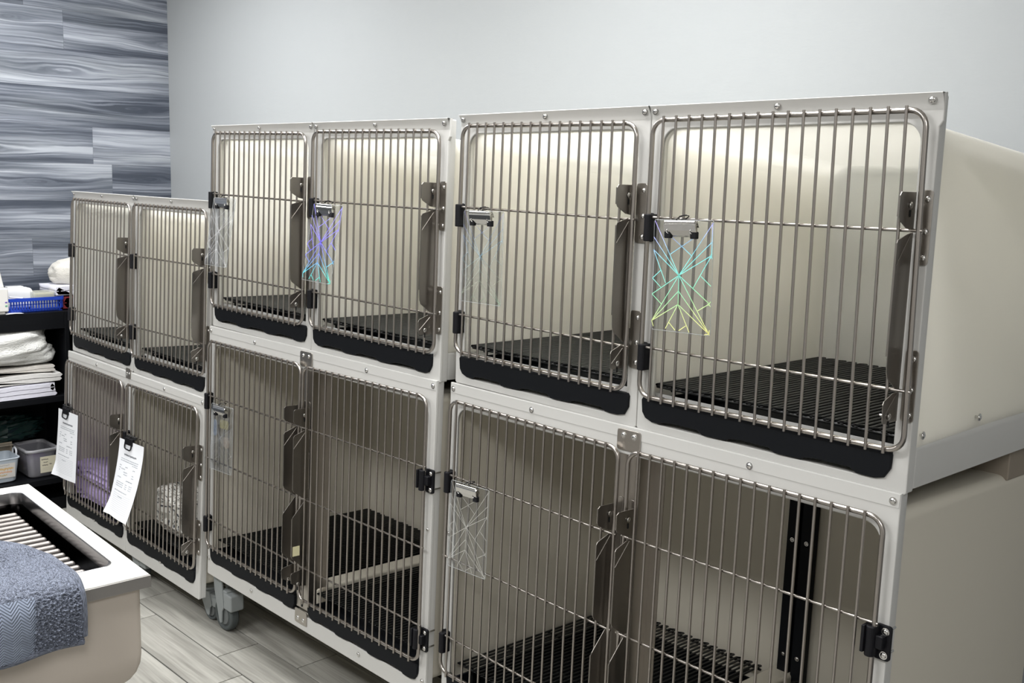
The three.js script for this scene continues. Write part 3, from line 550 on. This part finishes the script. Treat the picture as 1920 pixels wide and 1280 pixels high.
function paper(uc, v, w, curl, side, roll, label, seed) {
  const P = placed('A', true, uc, v, 'paper_sheet', label, 'paper', 'printed sheets clipped to the far stack'), t = P.t;
  t.translateZ(w); t.rotateZ(roll);
  const wd = 0.2115, h = 0.283;
  const f = (o) => (s, q) => { // q up the sheet
    const d = 1 - q, c = curl * Math.pow(d, 1.5) + side * d * d * s + 0.006 * Math.sin(s * Math.PI) * d + (s < 0.25 && d > 0.8 ? (0.25 - s) * (d - 0.8) * 0.25 : 0);
    const r = V((s - 0.5) * wd, -d * h + curl * 0.1 * d * d + 0.012 * Math.max(0, d - 0.85) * (1 - s), c + o); r.u = s; r.w = q; return r;
  };
  const mat = std(0xffffff, 0.75, 0, { map: paperTex(seed) });
  mesh('sheet', merge([grid(16, 24, f(0.0003)), grid(16, 24, f(0))]), mat, t);
  const m = mesh('clip', merge([box(-0.052, 0.012, -0.014, 0.012, -0.006, 0.005, 0.002)]), M.rubber, t, 'black clip');
  mesh('clip_handle', tube([V(-0.048, -0.006, 0.004), V(-0.046, -0.026, 0.007), V(-0.022, -0.030, 0.008), V(0.004, -0.028, 0.007), V(0.008, -0.006, 0.004)], 0.0026, 24, 6), M.rubber, m);
  mesh('clip_tie', merge([tube([V(-0.02, 0.01, 0.004), V(-0.01, 0.020, -0.006), V(0.0, 0.012, -0.014), V(-0.012, 0.006, -0.006)], 0.002, 16, 6), box(-0.06, 0.02, 0.008, 0.020, -0.012, -0.004, 0.002)]), tie, m);
}
paper(0.127, -0.911, 0.046, 0.018, -0.008, 0.03, 'printed white sheet with a curled corner, clipped over the purple bedding', 77);
paper(0.750, -0.915, 0.046, 0.050, 0.016, 0.03, 'printed white sheet hanging crooked beside the grey spotted pad', 177);
// ------------------------------------------------------------------ things inside the far stack
function lump(nu, nv, size, bump, freq, seed, sq = 0.75) { // a soft cloth heap: squashed, creased superellipsoid
  return grid(nu, nv, (a, b) => {
    const th = a * Math.PI * 2, ph = (b - 0.5) * Math.PI, pw = (x, e) => Math.sign(x) * Math.pow(Math.abs(x), e);
    let x = pw(Math.cos(ph), sq) * pw(Math.cos(th), sq), y = pw(Math.sin(ph), sq), z = pw(Math.cos(ph), sq) * pw(Math.sin(th), sq);
    const n = fbm(x * freq + seed, y * freq * 1.3, z * freq + seed, 4), cr = Math.abs(N3(x * freq * 0.8 + seed, y * freq * 1.6, z * freq * 0.8));
    const k = 1 + bump * (n * 1.1 - cr * 0.7);
    const p = V(x * k * size[0] / 2, Math.max(-size[1] / 2, y * k * size[1] / 2), z * k * size[2] / 2); p.u = a * 3; p.w = b * 2; return p;
  });
}
const fleece = dataTex(256, 256, (s, t, x, y) => { const v = 128 + 110 * N3(x * 0.35, y * 0.35, 1) + 60 * N3(x * 0.12, y * 0.12, 4); return [v, v, v]; }, false);
{
  const K = BANKS.A, bl = K.dl - K.hl;
  const P = placed('A', true, 0.30, bl + 0.02, 'purple_bedding', 'rumpled purple fleece bedding in the bottom left far cage', 'blanket', null);
  const mat = phy(lin(0.40, 0.32, 0.56), 0.95, { bumpMap: fleece, bumpScale: 0.004, sheen: 0.4, sheenColor: lin(0.5, 0.4, 0.7), sheenRoughness: 0.6 });
  mesh('bedding', merge([lump(90, 44, [0.57, 0.15, 0.39], 0.15, 4.6, 5, 0.36).translate(-0.008, 0.048, -0.188), lump(48, 24, [0.34, 0.30, 0.20], 0.3, 2.6, 9).translate(0.06, 0.15, -0.44)]), mat, P.t);
  const Q = placed('A', true, 1.02, bl + 0.02, 'spotted_pad', 'crumpled grey and white spotted pad in the bottom right far cage', 'pad', null);
  const spots = dataTex(256, 256, (s, t, x, y) => { const a = N3(x * 0.09, y * 0.09, 7), b = N3(x * 0.05 + 9, y * 0.05, 2); return a > 0.28 ? [60, 62, 68] : b > 0.25 ? [150, 148, 140] : [205, 203, 196]; });
  mesh('pad', lump(64, 32, [0.24, 0.19, 0.16], 0.22, 2.4, 31, 0.6).translate(-0.15, 0.095, -0.105), std(0xffffff, 0.85, 0, { map: spots }), Q.t);
  // pale sticker on the middle stack's latch
  const L = scene.children.find(o => o.userData.label?.startsWith('wide cream') && o.userData.label.includes('middle'));
  const st = mesh('latch_sticker', box(0, 0.0008, 0, 0.03, 0, 0.024), std(lin(0.62, 0.58, 0.36), 0.6), L, 'pale yellow sticker on the latch');
  st.position.set(0.6382 - W, -1.300 - BANKS.B.foot, 0.030);
}
// ------------------------------------------------------------------ black shelf unit on the left wall
const blackWood = phy(lin(0.004, 0.0045, 0.006), 0.5, { specularIntensity: 0.35 });
{
  const t = thing('shelf_unit', 'tall black open shelf unit against the wood plank wall', 'shelf', null, [-3.0, 0, 0.0]);
  const x0 = -0.146, x1 = 0.14;
  for (const y of [0.952, 0.556, 0.167]) for (const [za, zb] of [[-0.74, -0.125], [-0.105, 0.80]]) mesh('shelf_board', box(x0, x1, y - 0.028, y, za, zb, 0.002), blackWood, t);
  for (const z of [-0.755, -0.125, 0.80]) mesh('side_panel', box(x0, x1, 0, 0.952 - (z === -0.125 ? 0.0 : 0), z, z + 0.02, 0.002), blackWood, t);
  mesh('front_rail', box(x1 - 0.018, x1, 0.872, 0.926, -0.105, 0.80, 0.002), blackWood, t);
  mesh('plinth', box(x0, x1 - 0.03, 0, 0.06, -0.735, 0.80), blackWood, t);
  mesh('back_panel', box(x0, x0 + 0.006, 0.06, 0.95, -0.74, 0.80), blackWood, t);
}
// folded cloth: one thick ribbon wound back and forth, swept in x
function foldedCloth(z0, z1, y0, h, layers, depth, seed, soft = 0.004) {
  const th = h / layers, path = [];
  for (let k = 0; k < layers; k++) {
    const y = th * (k + 0.5), fw = k % 2 === 0;
    const a = fw ? z0 : z1, b = fw ? z1 : z0, n = 14;
    for (let i = 0; i <= n; i++) { const z = a + (b - a) * i / n; path.push([z, y]); }
    if (k < layers - 1) for (let i = 1; i < 6; i++) { const q = i / 6 * Math.PI; path.push([b + (fw ? -1 : 1) * Math.sin(q) * th * 0.55, y + th * (1 - Math.cos(q)) / 2]); }
  }
  const left = [], right = [], hw = th * 0.43;
  path.forEach((p, i) => { const a = path[Math.max(0, i - 1)], b = path[Math.min(path.length - 1, i + 1)]; let dx = b[0] - a[0], dy = b[1] - a[1], l = Math.hypot(dx, dy); dx /= l; dy /= l; left.push([p[0] - dy * hw, p[1] + dx * hw]); right.push([p[0] + dy * hw, p[1] - dx * hw]); });
  const e0 = [path[0][0] + hw * 0.9 * Math.sign(path[0][0] - path[1][0]), path[0][1]], L = path.length - 1, e1 = [path[L][0] + hw * 0.9 * Math.sign(path[L][0] - path[L - 1][0]), path[L][1]];
  const out = [e0, ...left, e1, ...right.reverse()], rings = [], nx = 16;
  for (let k = 0; k <= nx; k++) {
    const s = k / nx, x = -depth / 2 + depth * s, e = Math.min(1, Math.sqrt(Math.max(0, Math.min(s, 1 - s)) * 14)), sh = 0.9 + 0.1 * e;
    rings.push(out.map(([z, y]) => V(x, y0 + (y - h / 2) * sh + h / 2 + soft * fbm(z * 9 + seed, x * 6, seed, 3) * 2 * (y / h), z + soft * 1.6 * fbm(x * 8, y * 30 + seed, z * 6, 2))));
  }
  const end = (R) => { const m = R.reduce((a, p) => a.add(p), V(0, 0, 0)).divideScalar(R.length); return m; };
  const g = loft(rings.slice().reverse());
  // close both ends with the outline itself
  const caps = [rings[0], rings[nx]].map((R, q) => { const sh = new THREE.ShapeGeometry(new THREE.Shape(R.map(p => new THREE.Vector2(p.z, p.y)))); const p = sh.attributes.position; for (let i = 0; i < p.count; i++) { const z = p.getX(i), y = p.getY(i); p.setXYZ(i, R[0].x, y, z); } sh.computeVertexNormals(); return sh; });
  return merge([g, ...caps]);
}
const whiteCloth = phy(lin(0.74, 0.73, 0.71), 0.95, { bumpMap: fleece, bumpScale: 0.0025 });
const lilacCloth = phy(lin(0.72, 0.72, 0.80), 0.95, { bumpMap: fleece, bumpScale: 0.002 });
const creamCloth = phy(lin(0.70, 0.67, 0.62), 0.95, { bumpMap: fleece, bumpScale: 0.002 });
function cloth(name, label, cat, group, geo, mat) { const t = thing(name, label, cat, group); geo.computeBoundingBox(); const b = geo.boundingBox, c = V((b.min.x + b.max.x) / 2, b.min.y, (b.min.z + b.max.z) / 2); t.position.copy(c); mesh(cat, geo.translate(-c.x, -c.y, -c.z), mat, t); return t; }
const SX = -2.985;
cloth('folded_towel', 'white towel with a lilac tint, bottom of the stack on the black shelf', 'towel', 'folded towels stacked on the black shelf', foldedCloth(-0.050, 0.46, 0.556, 0.066, 3, 0.24, 3, 0.006).translate(SX, 0, 0), lilacCloth);
cloth('folded_towel', 'white towel with a thick looped fold, second from the bottom of the stack', 'towel', 'folded towels stacked on the black shelf', foldedCloth(-0.078, 0.44, 0.624, 0.046, 2, 0.235, 8, 0.006).translate(SX, 0, 0), whiteCloth);
cloth('folded_towel', 'thin cream towel with a rolled edge, directly under the fluffy blanket', 'towel', 'folded towels stacked on the black shelf', foldedCloth(-0.055, 0.42, 0.671, 0.034, 2, 0.22, 14, 0.005).translate(SX, 0, 0), creamCloth);
{
  const t = thing('fluffy_blanket', 'large fluffy white blanket folded on top of the towel stack', 'blanket', null, [SX, 0.70, 0.16]);
  mesh('blanket', merge([lump(96, 48, [0.285, 0.185, 0.49], 0.20, 1.5, 2.2, 0.62).translate(0.0, 0.100, 0.03), lump(48, 24, [0.20, 0.10, 0.30], 0.2, 1.6, 12, 0.6).translate(0.02, 0.055, -0.09)]), phy(lin(0.76, 0.76, 0.73), 0.95, { bumpMap: fleece, bumpScale: 0.005, sheen: 0.3, sheenColor: lin(0.8, 0.8, 0.8) }), t);
  mesh('folded_corner', lump(40, 20, [0.19, 0.14, 0.20], 0.15, 1.6, 22, 0.6).translate(-0.04, 0.10, -0.12), creamCloth, t);
}
// things on the top board
{
  const t = thing('rolled_comforter', 'plump off-white rolled comforter on the shelf beside the far cages', 'comforter', null, [-3.0, 1.045, -0.305]);
  mesh('comforter', lump(64, 32, [0.24, 0.155, 0.42], 0.12, 1.6, 6, 0.8).translate(0, 0.07, 0), phy(lin(0.66, 0.64, 0.59), 0.95, { bumpMap: fleece, bumpScale: 0.003 }), t);
  cloth('folded_towel', 'pale blue-white towel under the rolled comforter', 'towel', 'folded towels stacked on the black shelf', foldedCloth(-0.46, -0.085, 1.018, 0.048, 2, 0.20, 44, 0.006).translate(-3.0, 0, 0), lilacCloth);
  cloth('folded_towel', 'dark red towel lowest under the rolled comforter', 'towel', 'folded towels stacked on the black shelf', foldedCloth(-0.48, -0.118, 0.953, 0.064, 2, 0.20, 54, 0.004).translate(-3.0, 0, 0), phy(lin(0.16, 0.012, 0.018), 0.9));
}
{ // blue basket
  const t = thing('blue_basket', 'royal blue slotted plastic basket on top of the black shelf', 'basket', null, [-2.965, 0.953, 0.005]);
  const blue = phy(lin(0.012, 0.05, 0.42), 0.35), X0 = -0.075, X1 = 0.075, Z0 = -0.118, Z1 = 0.125, H = 0.066, G = [];
  const rail = (y, h, k) => { const o = rr(X0 - k, X1 + k, Z0 - k, Z1 + k, 0.016, 4), i2 = rr(X0 - k + 0.0035, X1 + k - 0.0035, Z0 - k + 0.0035, Z1 + k - 0.0035, 0.013, 4); return extrude(o, h, 0.0006, [i2]).rotateX(Math.PI / 2).translate(0, y + h, 0); };
  mesh('rim', rail(H - 0.016, 0.016, 0.006), blue, t);
  const b = mesh('base', merge([rail(0, 0.016, -0.004), box(X0 + 0.004, X1 - 0.004, 0, 0.003, Z0 + 0.004, Z1 - 0.004)]), blue, t);
  const bars = [];
  for (let i = 0; i <= 18; i++) { const z = Z0 + 0.012 + (Z1 - Z0 - 0.024) * i / 18; bars.push(box(X1 - 0.002, X1 + 0.002, 0.012, H - 0.012, z - 0.0028, z + 0.0028), box(X0 - 0.002, X0 + 0.002, 0.012, H - 0.012, z - 0.0028, z + 0.0028)); }
  for (let i = 0; i <= 9; i++) { const x = X0 + 0.012 + (X1 - X0 - 0.024) * i / 9; bars.push(box(x - 0.0028, x + 0.0028, 0.012, H - 0.012, Z0 - 0.002, Z0 + 0.002), box(x - 0.0028, x + 0.0028, 0.012, H - 0.012, Z1 - 0.002, Z1 + 0.002)); }
  bars.push(box(X1 - 0.002, X1 + 0.002, 0.034, 0.038, Z0 + 0.01, Z1 - 0.01));
  const s = mesh('slats', merge(bars), blue, t); s.userData.kind = 'stuff';
  const c = thing('clear_container', 'small clear plastic box with pale yellow contents in the blue basket', 'container', null, [-2.955, 0.958, -0.048]);
  mesh('container', extrude(rr(-0.035, 0.035, -0.055, 0.055, 0.008, 3), 0.082, 0.001, [rr(-0.033, 0.033, -0.053, 0.053, 0.007, 3)]).rotateX(-Math.PI / 2), phy(lin(0.85, 0.86, 0.83), 0.12, { transmission: 0.7, thickness: 0 }), c);
  mesh('contents', box(-0.031, 0.031, 0.0, 0.072, -0.046, 0.046, 0.006), std(lin(0.62, 0.58, 0.36), 0.8), c);
  const w = thing('wipes_pack', 'white soft wipes pack lying at the back of the blue basket', 'pack', null, [-2.995, 0.957, 0.065]);
  mesh('pack', lump(40, 20, [0.07, 0.10, 0.155], 0.06, 1.4, 3, 0.45).translate(0, 0.052, 0), phy(lin(0.78, 0.79, 0.79), 0.4), w);
  mesh('pack_lid', new RoundedBoxGeometry(0.035, 0.006, 0.07, 2, 0.002).translate(0, 0.104, 0), phy(lin(0.8, 0.8, 0.8), 0.3), w);
  const p = thing('white_pen', 'white pen leaning over the left rim of the blue basket', 'pen', null, [-2.89, 0.995, 0.088]);
  mesh('pen_barrel', cyl(V(0, 0.032, 0.036), V(0, 0.024, -0.022), 0.0042, 10), phy(lin(0.75, 0.75, 0.8), 0.3), p); mesh('pen_tip', cyl(V(0, 0.024, -0.022), V(0, 0.0215, -0.032), 0.0022, 8), M.steel, p);
  const s2 = thing('paper_slip', 'white paper slip lying at the front edge of the black shelf', 'paper', null, [-2.882, 0.9525, 0.112]);
  mesh('slip', grid(8, 4, (a, b2) => V((b2 - 0.5) * 0.05, 0.0008 + 0.002 * Math.sin(a * 3), (a - 0.5) * 0.075)), std(lin(0.8, 0.8, 0.8), 0.7), s2);
}
{ // white device at the left edge
  const t = thing('label_printer', 'white tabletop printer with a dark slanted lid at the photo’s left edge', 'printer', null, [-2.95, 0.953, 0.27]);
  const white = phy(lin(0.74, 0.73, 0.70), 0.4);
  mesh('foot', box(-0.07, 0.08, 0, 0.014, -0.12, 0.12, 0.003), white, t);
  mesh('housing', box(-0.08, 0.09, 0.012, 0.118, -0.134, 0.134, 0.006), white, t);
  mesh('button', box(0.0895, 0.0915, 0.052, 0.058, -0.128, -0.118, 0.001), std(lin(0.16, 0.10, 0.4), 0.5), t); mesh('button', box(0.0895, 0.0915, 0.036, 0.042, -0.128, -0.118, 0.001), std(lin(0.10, 0.35, 0.2), 0.5), t);
  // leaning lid, its right edge sloping away to the left
  const o = [[-0.13, 0.118], [-0.095, 0.30], [0.095, 0.30], [0.13, 0.118]];
  mesh('lid_frame', extrude(o.map(([z, y]) => [-z, y]), 0.022, 0.004, [[[-0.114, 0.132], [-0.086, 0.286], [0.086, 0.286], [0.114, 0.132]].map(([z, y]) => new THREE.Vector2(-z, y))]).rotateY(Math.PI / 2).translate(0.03, 0, 0), white, t);
  mesh('lid_panel', extrude(o.map(([z, y]) => [-z * 0.93, 0.209 + (y - 0.209) * 0.93]), 0.008).rotateY(Math.PI / 2).translate(0.034, 0, 0), M.black, t);
}
{ // bins on the lowest board
  const bin = (rings) => loft(rings);
  const t = thing('clear_bin', 'clear plastic bin of purple items with a paper label', 'bin', 'bins on the lowest shelf board', [-2.98, 0.168, 0.008]);
  const R = (k, y) => rr(-0.10 - k, 0.085 + k, -0.062 - k, 0.062 + k, 0.028, 5).map(p => V(p.x, y, p.y));
  const clear = phy(lin(0.60, 0.60, 0.64), 0.25, { transmission: 0.75, thickness: 0 });
  mesh('bin_body', loft([R(-0.008, 0.002), R(-0.002, 0.010), R(0.006, 0.128), R(0.005, 0.128), R(-0.003, 0.012)], true), clear, t);
  mesh('bin_rim', loft([R(0.004, 0.122), R(0.013, 0.124), R(0.014, 0.137), R(0.004, 0.138), R(0.004, 0.122)]), phy(lin(0.42, 0.42, 0.44), 0.35, { transmission: 0.3, thickness: 0 }), t);
  mesh('contents', lump(48, 24, [0.16, 0.10, 0.11], 0.45, 3, 71).translate(-0.008, 0.052, 0), phy(lin(0.15, 0.09, 0.24), 0.7), t, 'purple items inside');
  const c = document.createElement('canvas'); c.width = 192; c.height = 160; const x = c.getContext('2d'); x.fillStyle = '#d8d2bc'; x.fillRect(0, 0, 192, 160); seedState = 5; 
  for (const [a, b, y, h] of [[16, 100, 22, 12], [40, 90, 52, 10], [24, 96, 80, 12], [112, 140, 74, 12], [30, 150, 112, 3], [30, 150, 128, 3]]) { x.fillStyle = h < 5 ? '#a8a496' : '#3c3a34'; for (let q = a; q < b; q += 6) x.fillRect(q, y + rnd() * 4, 4, h * (0.6 + rnd() * 0.4)); }
  const lt = new THREE.CanvasTexture(c); lt.colorSpace = THREE.SRGBColorSpace;
  const lab = new THREE.PlaneGeometry(0.072, 0.078); mesh('paper_label', lab.rotateY(Math.PI / 2).rotateZ(-0.03).translate(0.0915, 0.062, -0.022), std(0xffffff, 0.7, 0, { map: lt }), t);
  const u = thing('handled_tub', 'pale blue-white tub with loop handles and an orange print label', 'tub', 'bins on the lowest shelf board', [-2.965, 0.168, 0.195]);
  const Q = (k, y) => rr(-0.075 - k, 0.075 + k, -0.085 - k, 0.085 + k, 0.024, 5).map(p => V(p.x, y, p.y));
  mesh('tub_body', loft([Q(-0.02, 0.002), Q(-0.012, 0.008), Q(0.000, 0.112), Q(0.004, 0.113), Q(0.004, 0.118), Q(-0.003, 0.118), Q(-0.015, 0.010)], true), phy(lin(0.50, 0.56, 0.62), 0.4), u);
  for (const s of [-1, 1]) mesh('loop_handle', tube([V(-0.022, 0.112, s * 0.086), V(-0.02, 0.136, s * 0.088), V(0, 0.146, s * 0.089), V(0.02, 0.136, s * 0.088), V(0.022, 0.112, s * 0.086)], 0.0045, 24, 8), phy(lin(0.66, 0.68, 0.72), 0.4), u);
  const c2 = document.createElement('canvas'); c2.width = 256; c2.height = 128; const y2 = c2.getContext('2d'); y2.fillStyle = '#c9c6c2'; y2.fillRect(0, 0, 256, 128); seedState = 9;
  for (const [a, b, y, h, col] of [[20, 200, 12, 6, '#8d8a80'], [10, 240, 36, 22, '#c9a25a'], [10, 230, 66, 20, '#cf9a72'], [10, 180, 96, 14, '#b59a58']]) { y2.fillStyle = col; for (let q = a; q < b; q += 11) y2.fillRect(q, y + rnd() * 5, 8, h * (0.6 + rnd() * 0.4)); }
  const t2 = new THREE.CanvasTexture(c2); t2.colorSpace = THREE.SRGBColorSpace;
  mesh('print_label', new THREE.PlaneGeometry(0.125, 0.07).rotateZ(0).rotateY(Math.PI / 2).rotateZ(-0.11).translate(0.0735, 0.062, 0.0), std(0xffffff, 0.6, 0, { map: t2 }), u);
  const k = thing('card_box', 'open brown cardboard box behind the pale blue tub', 'box', 'bins on the lowest shelf board', [-3.08, 0.168, 0.20]);
  mesh('carton', extrude(rr(-0.035, 0.035, -0.11, 0.11, 0.002, 1), 0.155, 0.0, [rr(-0.033, 0.033, -0.108, 0.108, 0.001, 1)]).rotateX(-Math.PI / 2), std(lin(0.34, 0.29, 0.22), 0.85), k);
  mesh('carton_flap', box(0.035, 0.075, 0.148, 0.151, -0.10, 0.10).rotateZ(0.0), std(lin(0.36, 0.31, 0.24), 0.85), k);
  const g = thing('plastic_bag', 'crumpled dark green plastic bag behind the bins', 'bag', null, [-3.08, 0.322, 0.11]);
  mesh('bag', lump(64, 32, [0.09, 0.13, 0.34], 0.5, 3.4, 91).translate(0, 0.055, 0), phy(lin(0.006, 0.02, 0.018), 0.22), g);
}
// ------------------------------------------------------------------ wash tub in the foreground
{
  const t = thing('wash_tub', 'raised grooming tub with white rim and beige side in the foreground', 'tub', null, [0.131, 0, 0.89], -0.045);
  const LX = -0.722, LZ = 0.62, Y = 0.85;
  const speck = dataTex(256, 256, (s, q, x, y) => { const v = 236 + 22 * fbm(x * 0.06, y * 0.06, 3) + 12 * N3(x * 0.4, y * 0.4, 9); return [v, v, v - 4]; });
  const hole = rr(-0.668, -0.084, -0.575, -0.037, 0.024, 6);
  mesh('rim', extrude([[LX, -LZ], [0, -LZ], [0, 0], [LX, 0]], 0.026, 0.0015, [hole]).rotateX(-Math.PI / 2).translate(0, Y - 0.026, 0), phy(lin(0.86, 0.85, 0.83), 0.4, { map: speck }), t);
  mesh('rim_edge_shade', extrude([[LX - 0.0025, -LZ - 0.0025], [0.0025, -LZ - 0.0025], [0.0025, 0.0025], [LX - 0.0025, 0.0025]], 0.024, 0.001, [[new THREE.Vector2(LX, -LZ), new THREE.Vector2(LX, 0), new THREE.Vector2(0, 0), new THREE.Vector2(0, -LZ)]]).rotateX(-Math.PI / 2).translate(0, Y - 0.0265, 0), std(lin(0.34, 0.325, 0.31), 0.4, 0.7), t, 'shade painted as a grey strip along the rim edge');  // darker strip paints the shade on the rim's edge face, same steel as the rim
  const hr = (k, y) => rr(-0.668 - k, -0.084 + k, 0.037 - k, 0.575 + k, 0.024, 6).map(p => V(p.x, y, p.y));
  mesh('rim_lip', loft([hr(-0.0005, Y - 0.026), hr(-0.0005, Y + 0.001), hr(0.003, Y + 0.001), hr(0.003, Y - 0.002)]), std(lin(0.45, 0.45, 0.46), 0.25, 1), t);
  mesh('basin', loft([hr(0.001, Y - 0.003), hr(-0.002, Y - 0.19), hr(-0.02, Y - 0.215), hr(-0.06, Y - 0.222)], true), std(lin(0.045, 0.045, 0.047), 0.16, 1), t);
  const B = (k, y) => rr(LX + 0.011 + k, -0.011 - k, 0.011 + k, LZ - 0.011 - k, 0.012, 4).map(p => V(p.x, y, p.y));
  const body = [B(0, Y - 0.026), B(0, 0.685)]; for (let i = 1; i <= 6; i++) { const a = i / 6 * Math.PI / 2; body.push(B(0.055 * (1 - Math.cos(a)), 0.685 - 0.075 * Math.sin(a))); }
  mesh('tub_side', loft(body, true), phy(lin(0.51, 0.455, 0.395), 0.5, { bumpMap: polyBump, bumpScale: 0.0005 }), t);
  const rk = new THREE.CapsuleGeometry(0.0065, 0.50, 4, 10).rotateX(Math.PI / 2), rail = [];
  const rackMat = std(lin(0.24, 0.22, 0.205), 0.38, 0.6);
  const rack = mesh('rack_rail', merge([cyl(V(-0.655, 0.797, 0.10), V(-0.135, 0.797, 0.10), 0.006), cyl(V(-0.655, 0.797, 0.50), V(-0.135, 0.797, 0.50), 0.006)]), rackMat, t);
  for (let i = 0; i < 18; i++) { const m = mesh('rack_rod', rk, rackMat, rack); m.position.set(-0.128 - i * 0.0293, 0.808, 0.312); }
  for (const x of [LX + 0.08, -0.08]) for (const z of [0.08, LZ - 0.08]) mesh('stand_leg', box(x - 0.02, x + 0.02, 0, 0.64, z - 0.02, z + 0.02, 0.003), M.steel, t);
}
{ // blue-grey terry towel hanging over the near end of the tub
  const t = thing('terry_towel', 'blue-grey terry towel hanging over the near end of the tub', 'towel', null, [0.13, 0.85, 1.2]);
  // path across the drape: from inside the tub, over the rim, down its end
  const path = [[-0.46, -0.005], [-0.38, 0.010], [-0.30, 0.018], [-0.22, 0.022], [-0.14, 0.020], [-0.06, 0.024], [-0.01, 0.027], [0.016, 0.020], [0.029, 0.0], [0.032, -0.025], [0.031, -0.05], [0.029, -0.078]];
  const curve = new THREE.CatmullRomCurve3(path.map(p => V(p[0], p[1], 0)), false, 'centripetal');
  const pile = (nu, nv, z0f, z1f, s0, s1, lift, fine, off = 0) => grid(nu, nv, (a, b) => {
    const s = s0 + (s1 - s0) * b, p = curve.getPointAt(s), q = curve.getTangentAt(s), n = V(-q.y, q.x, 0);
    const z = z0f(s) + (z1f(s) - z0f(s)) * a, ridge = Math.exp(-Math.pow((s - 0.60 - (z * 0.8)) / 0.055, 2)) * 0.022 + Math.exp(-Math.pow((s - 0.40 - z * 1.1) / 0.08, 2)) * 0.026;
    const d = lift + ridge * (s < 0.8 ? 1 : 0.2) * Math.min(1, 0.15 + a * 5) + 0.007 * fbm(s * 6, z * 9, 3) + fine * (N3(s * 170, z * 190, 1) + 0.7 * N3(s * 320, z * 340, 5));
    const e = Math.min(1, (fine ? Math.sqrt(Math.max(0.02, Math.min(a * (z1f(s) - z0f(s)) / 0.010, 1))) : 0.75 + 0.25 * Math.min(1, a * 12)));
    const r = V(p.x + n.x * d * e, p.y + n.y * d * e, z); r.u = z / 0.09; r.w = s * 0.6 / 0.09; return r;
  });
  const EK = [[0, 0.02], [0.25, -0.108], [0.42, -0.155], [0.57, -0.178], [0.75, -0.172], [1.01, -0.172]];
  const edge = s => { for (let i = 0; i < 5; i++) if (s <= EK[i + 1][0]) { let k = (s - EK[i][0]) / (EK[i + 1][0] - EK[i][0]); return EK[i][1] + (EK[i + 1][1] - EK[i][1]) * k; } return -0.172; };
  const pileShade = dataTex(256, 256, (s, q, x, y) => { const v = 205 + 150 * N3(x * 0.30, y * 0.34, 8) + 60 * N3(x * 0.1, y * 0.1, 2); return [v, v, v]; });  // mottle paints the self-shadowing of the terry pile into its colour
  const terry = phy(lin(0.31, 0.345, 0.44), 0.98, { map: pileShade, sheen: 0.35, sheenColor: lin(0.55, 0.62, 0.72), sheenRoughness: 0.5, bumpMap: fleece, bumpScale: 0.004 });
  const seam = s => -0.083 + 0.006 * Math.sin(s * 7);
  const g1 = pile(260, 330, edge, s => 0.30, 0, 0.845, 0.012, 0.0036);
  const g2 = pile(80, 90, edge, seam, 0.84, 1, 0.012, 0.0060);
  const under = grid(20, 60, (a, b) => { const p = curve.getPointAt(b), q = curve.getTangentAt(b), n = V(-q.y, q.x, 0), z = edge(b) + (0.30 - edge(b)) * a; return V(p.x - n.x * 0.000, p.y - n.y * 0.000, z); });
  const hem = (s0, s1) => tube(Array.from({ length: 24 }, (_, i) => { const s = s0 + (s1 - s0) * i / 23, p = curve.getPointAt(s), q = curve.getTangentAt(s); return V(p.x - q.y * 0.006, p.y + q.x * 0.006, edge(s) + 0.003); }), 0.0075, 60, 8);
  const foot = tube(Array.from({ length: 20 }, (_, i) => { const z = -0.168 + (0.46) * i / 19; return V(0.0355, -0.079 + 0.003 * Math.sin(z * 40), z); }), 0.0075, 40, 8);
  const m = mesh('pile', merge([g1, g2, under, hem(0.02, 0.985), foot]), terry, t);
  const chev = dataTex(128, 128, (s, q, x, y) => { const f = ((y / 128) * 10 + Math.abs(((x / 128) * 2) % 1 - 0.5) * 5) % 1, v = 60 + 190 * Math.pow(Math.sin(f * Math.PI), 0.8); return [v, v, v]; }, false);
  chev.repeat.set(1, 1);
  const band = pile(60, 60, s => seam(s) - 0.003, s => 0.30, 0.835, 1, 0.0155, 0);
  { const uv = band.attributes.uv; for (let i = 0; i < uv.count; i++) uv.setXY(i, uv.getX(i) * 0.09 / 0.06, uv.getY(i) * 0.09 / 0.05); }
  mesh('woven_band', band, phy(lin(0.25, 0.29, 0.375), 0.85, { bumpMap: chev, bumpScale: 0.004, sheen: 0.3, sheenColor: lin(0.5, 0.55, 0.65) }), m, 'flat woven band with a chevron weave');
}
//@@P1
renderer.render(scene, camera);
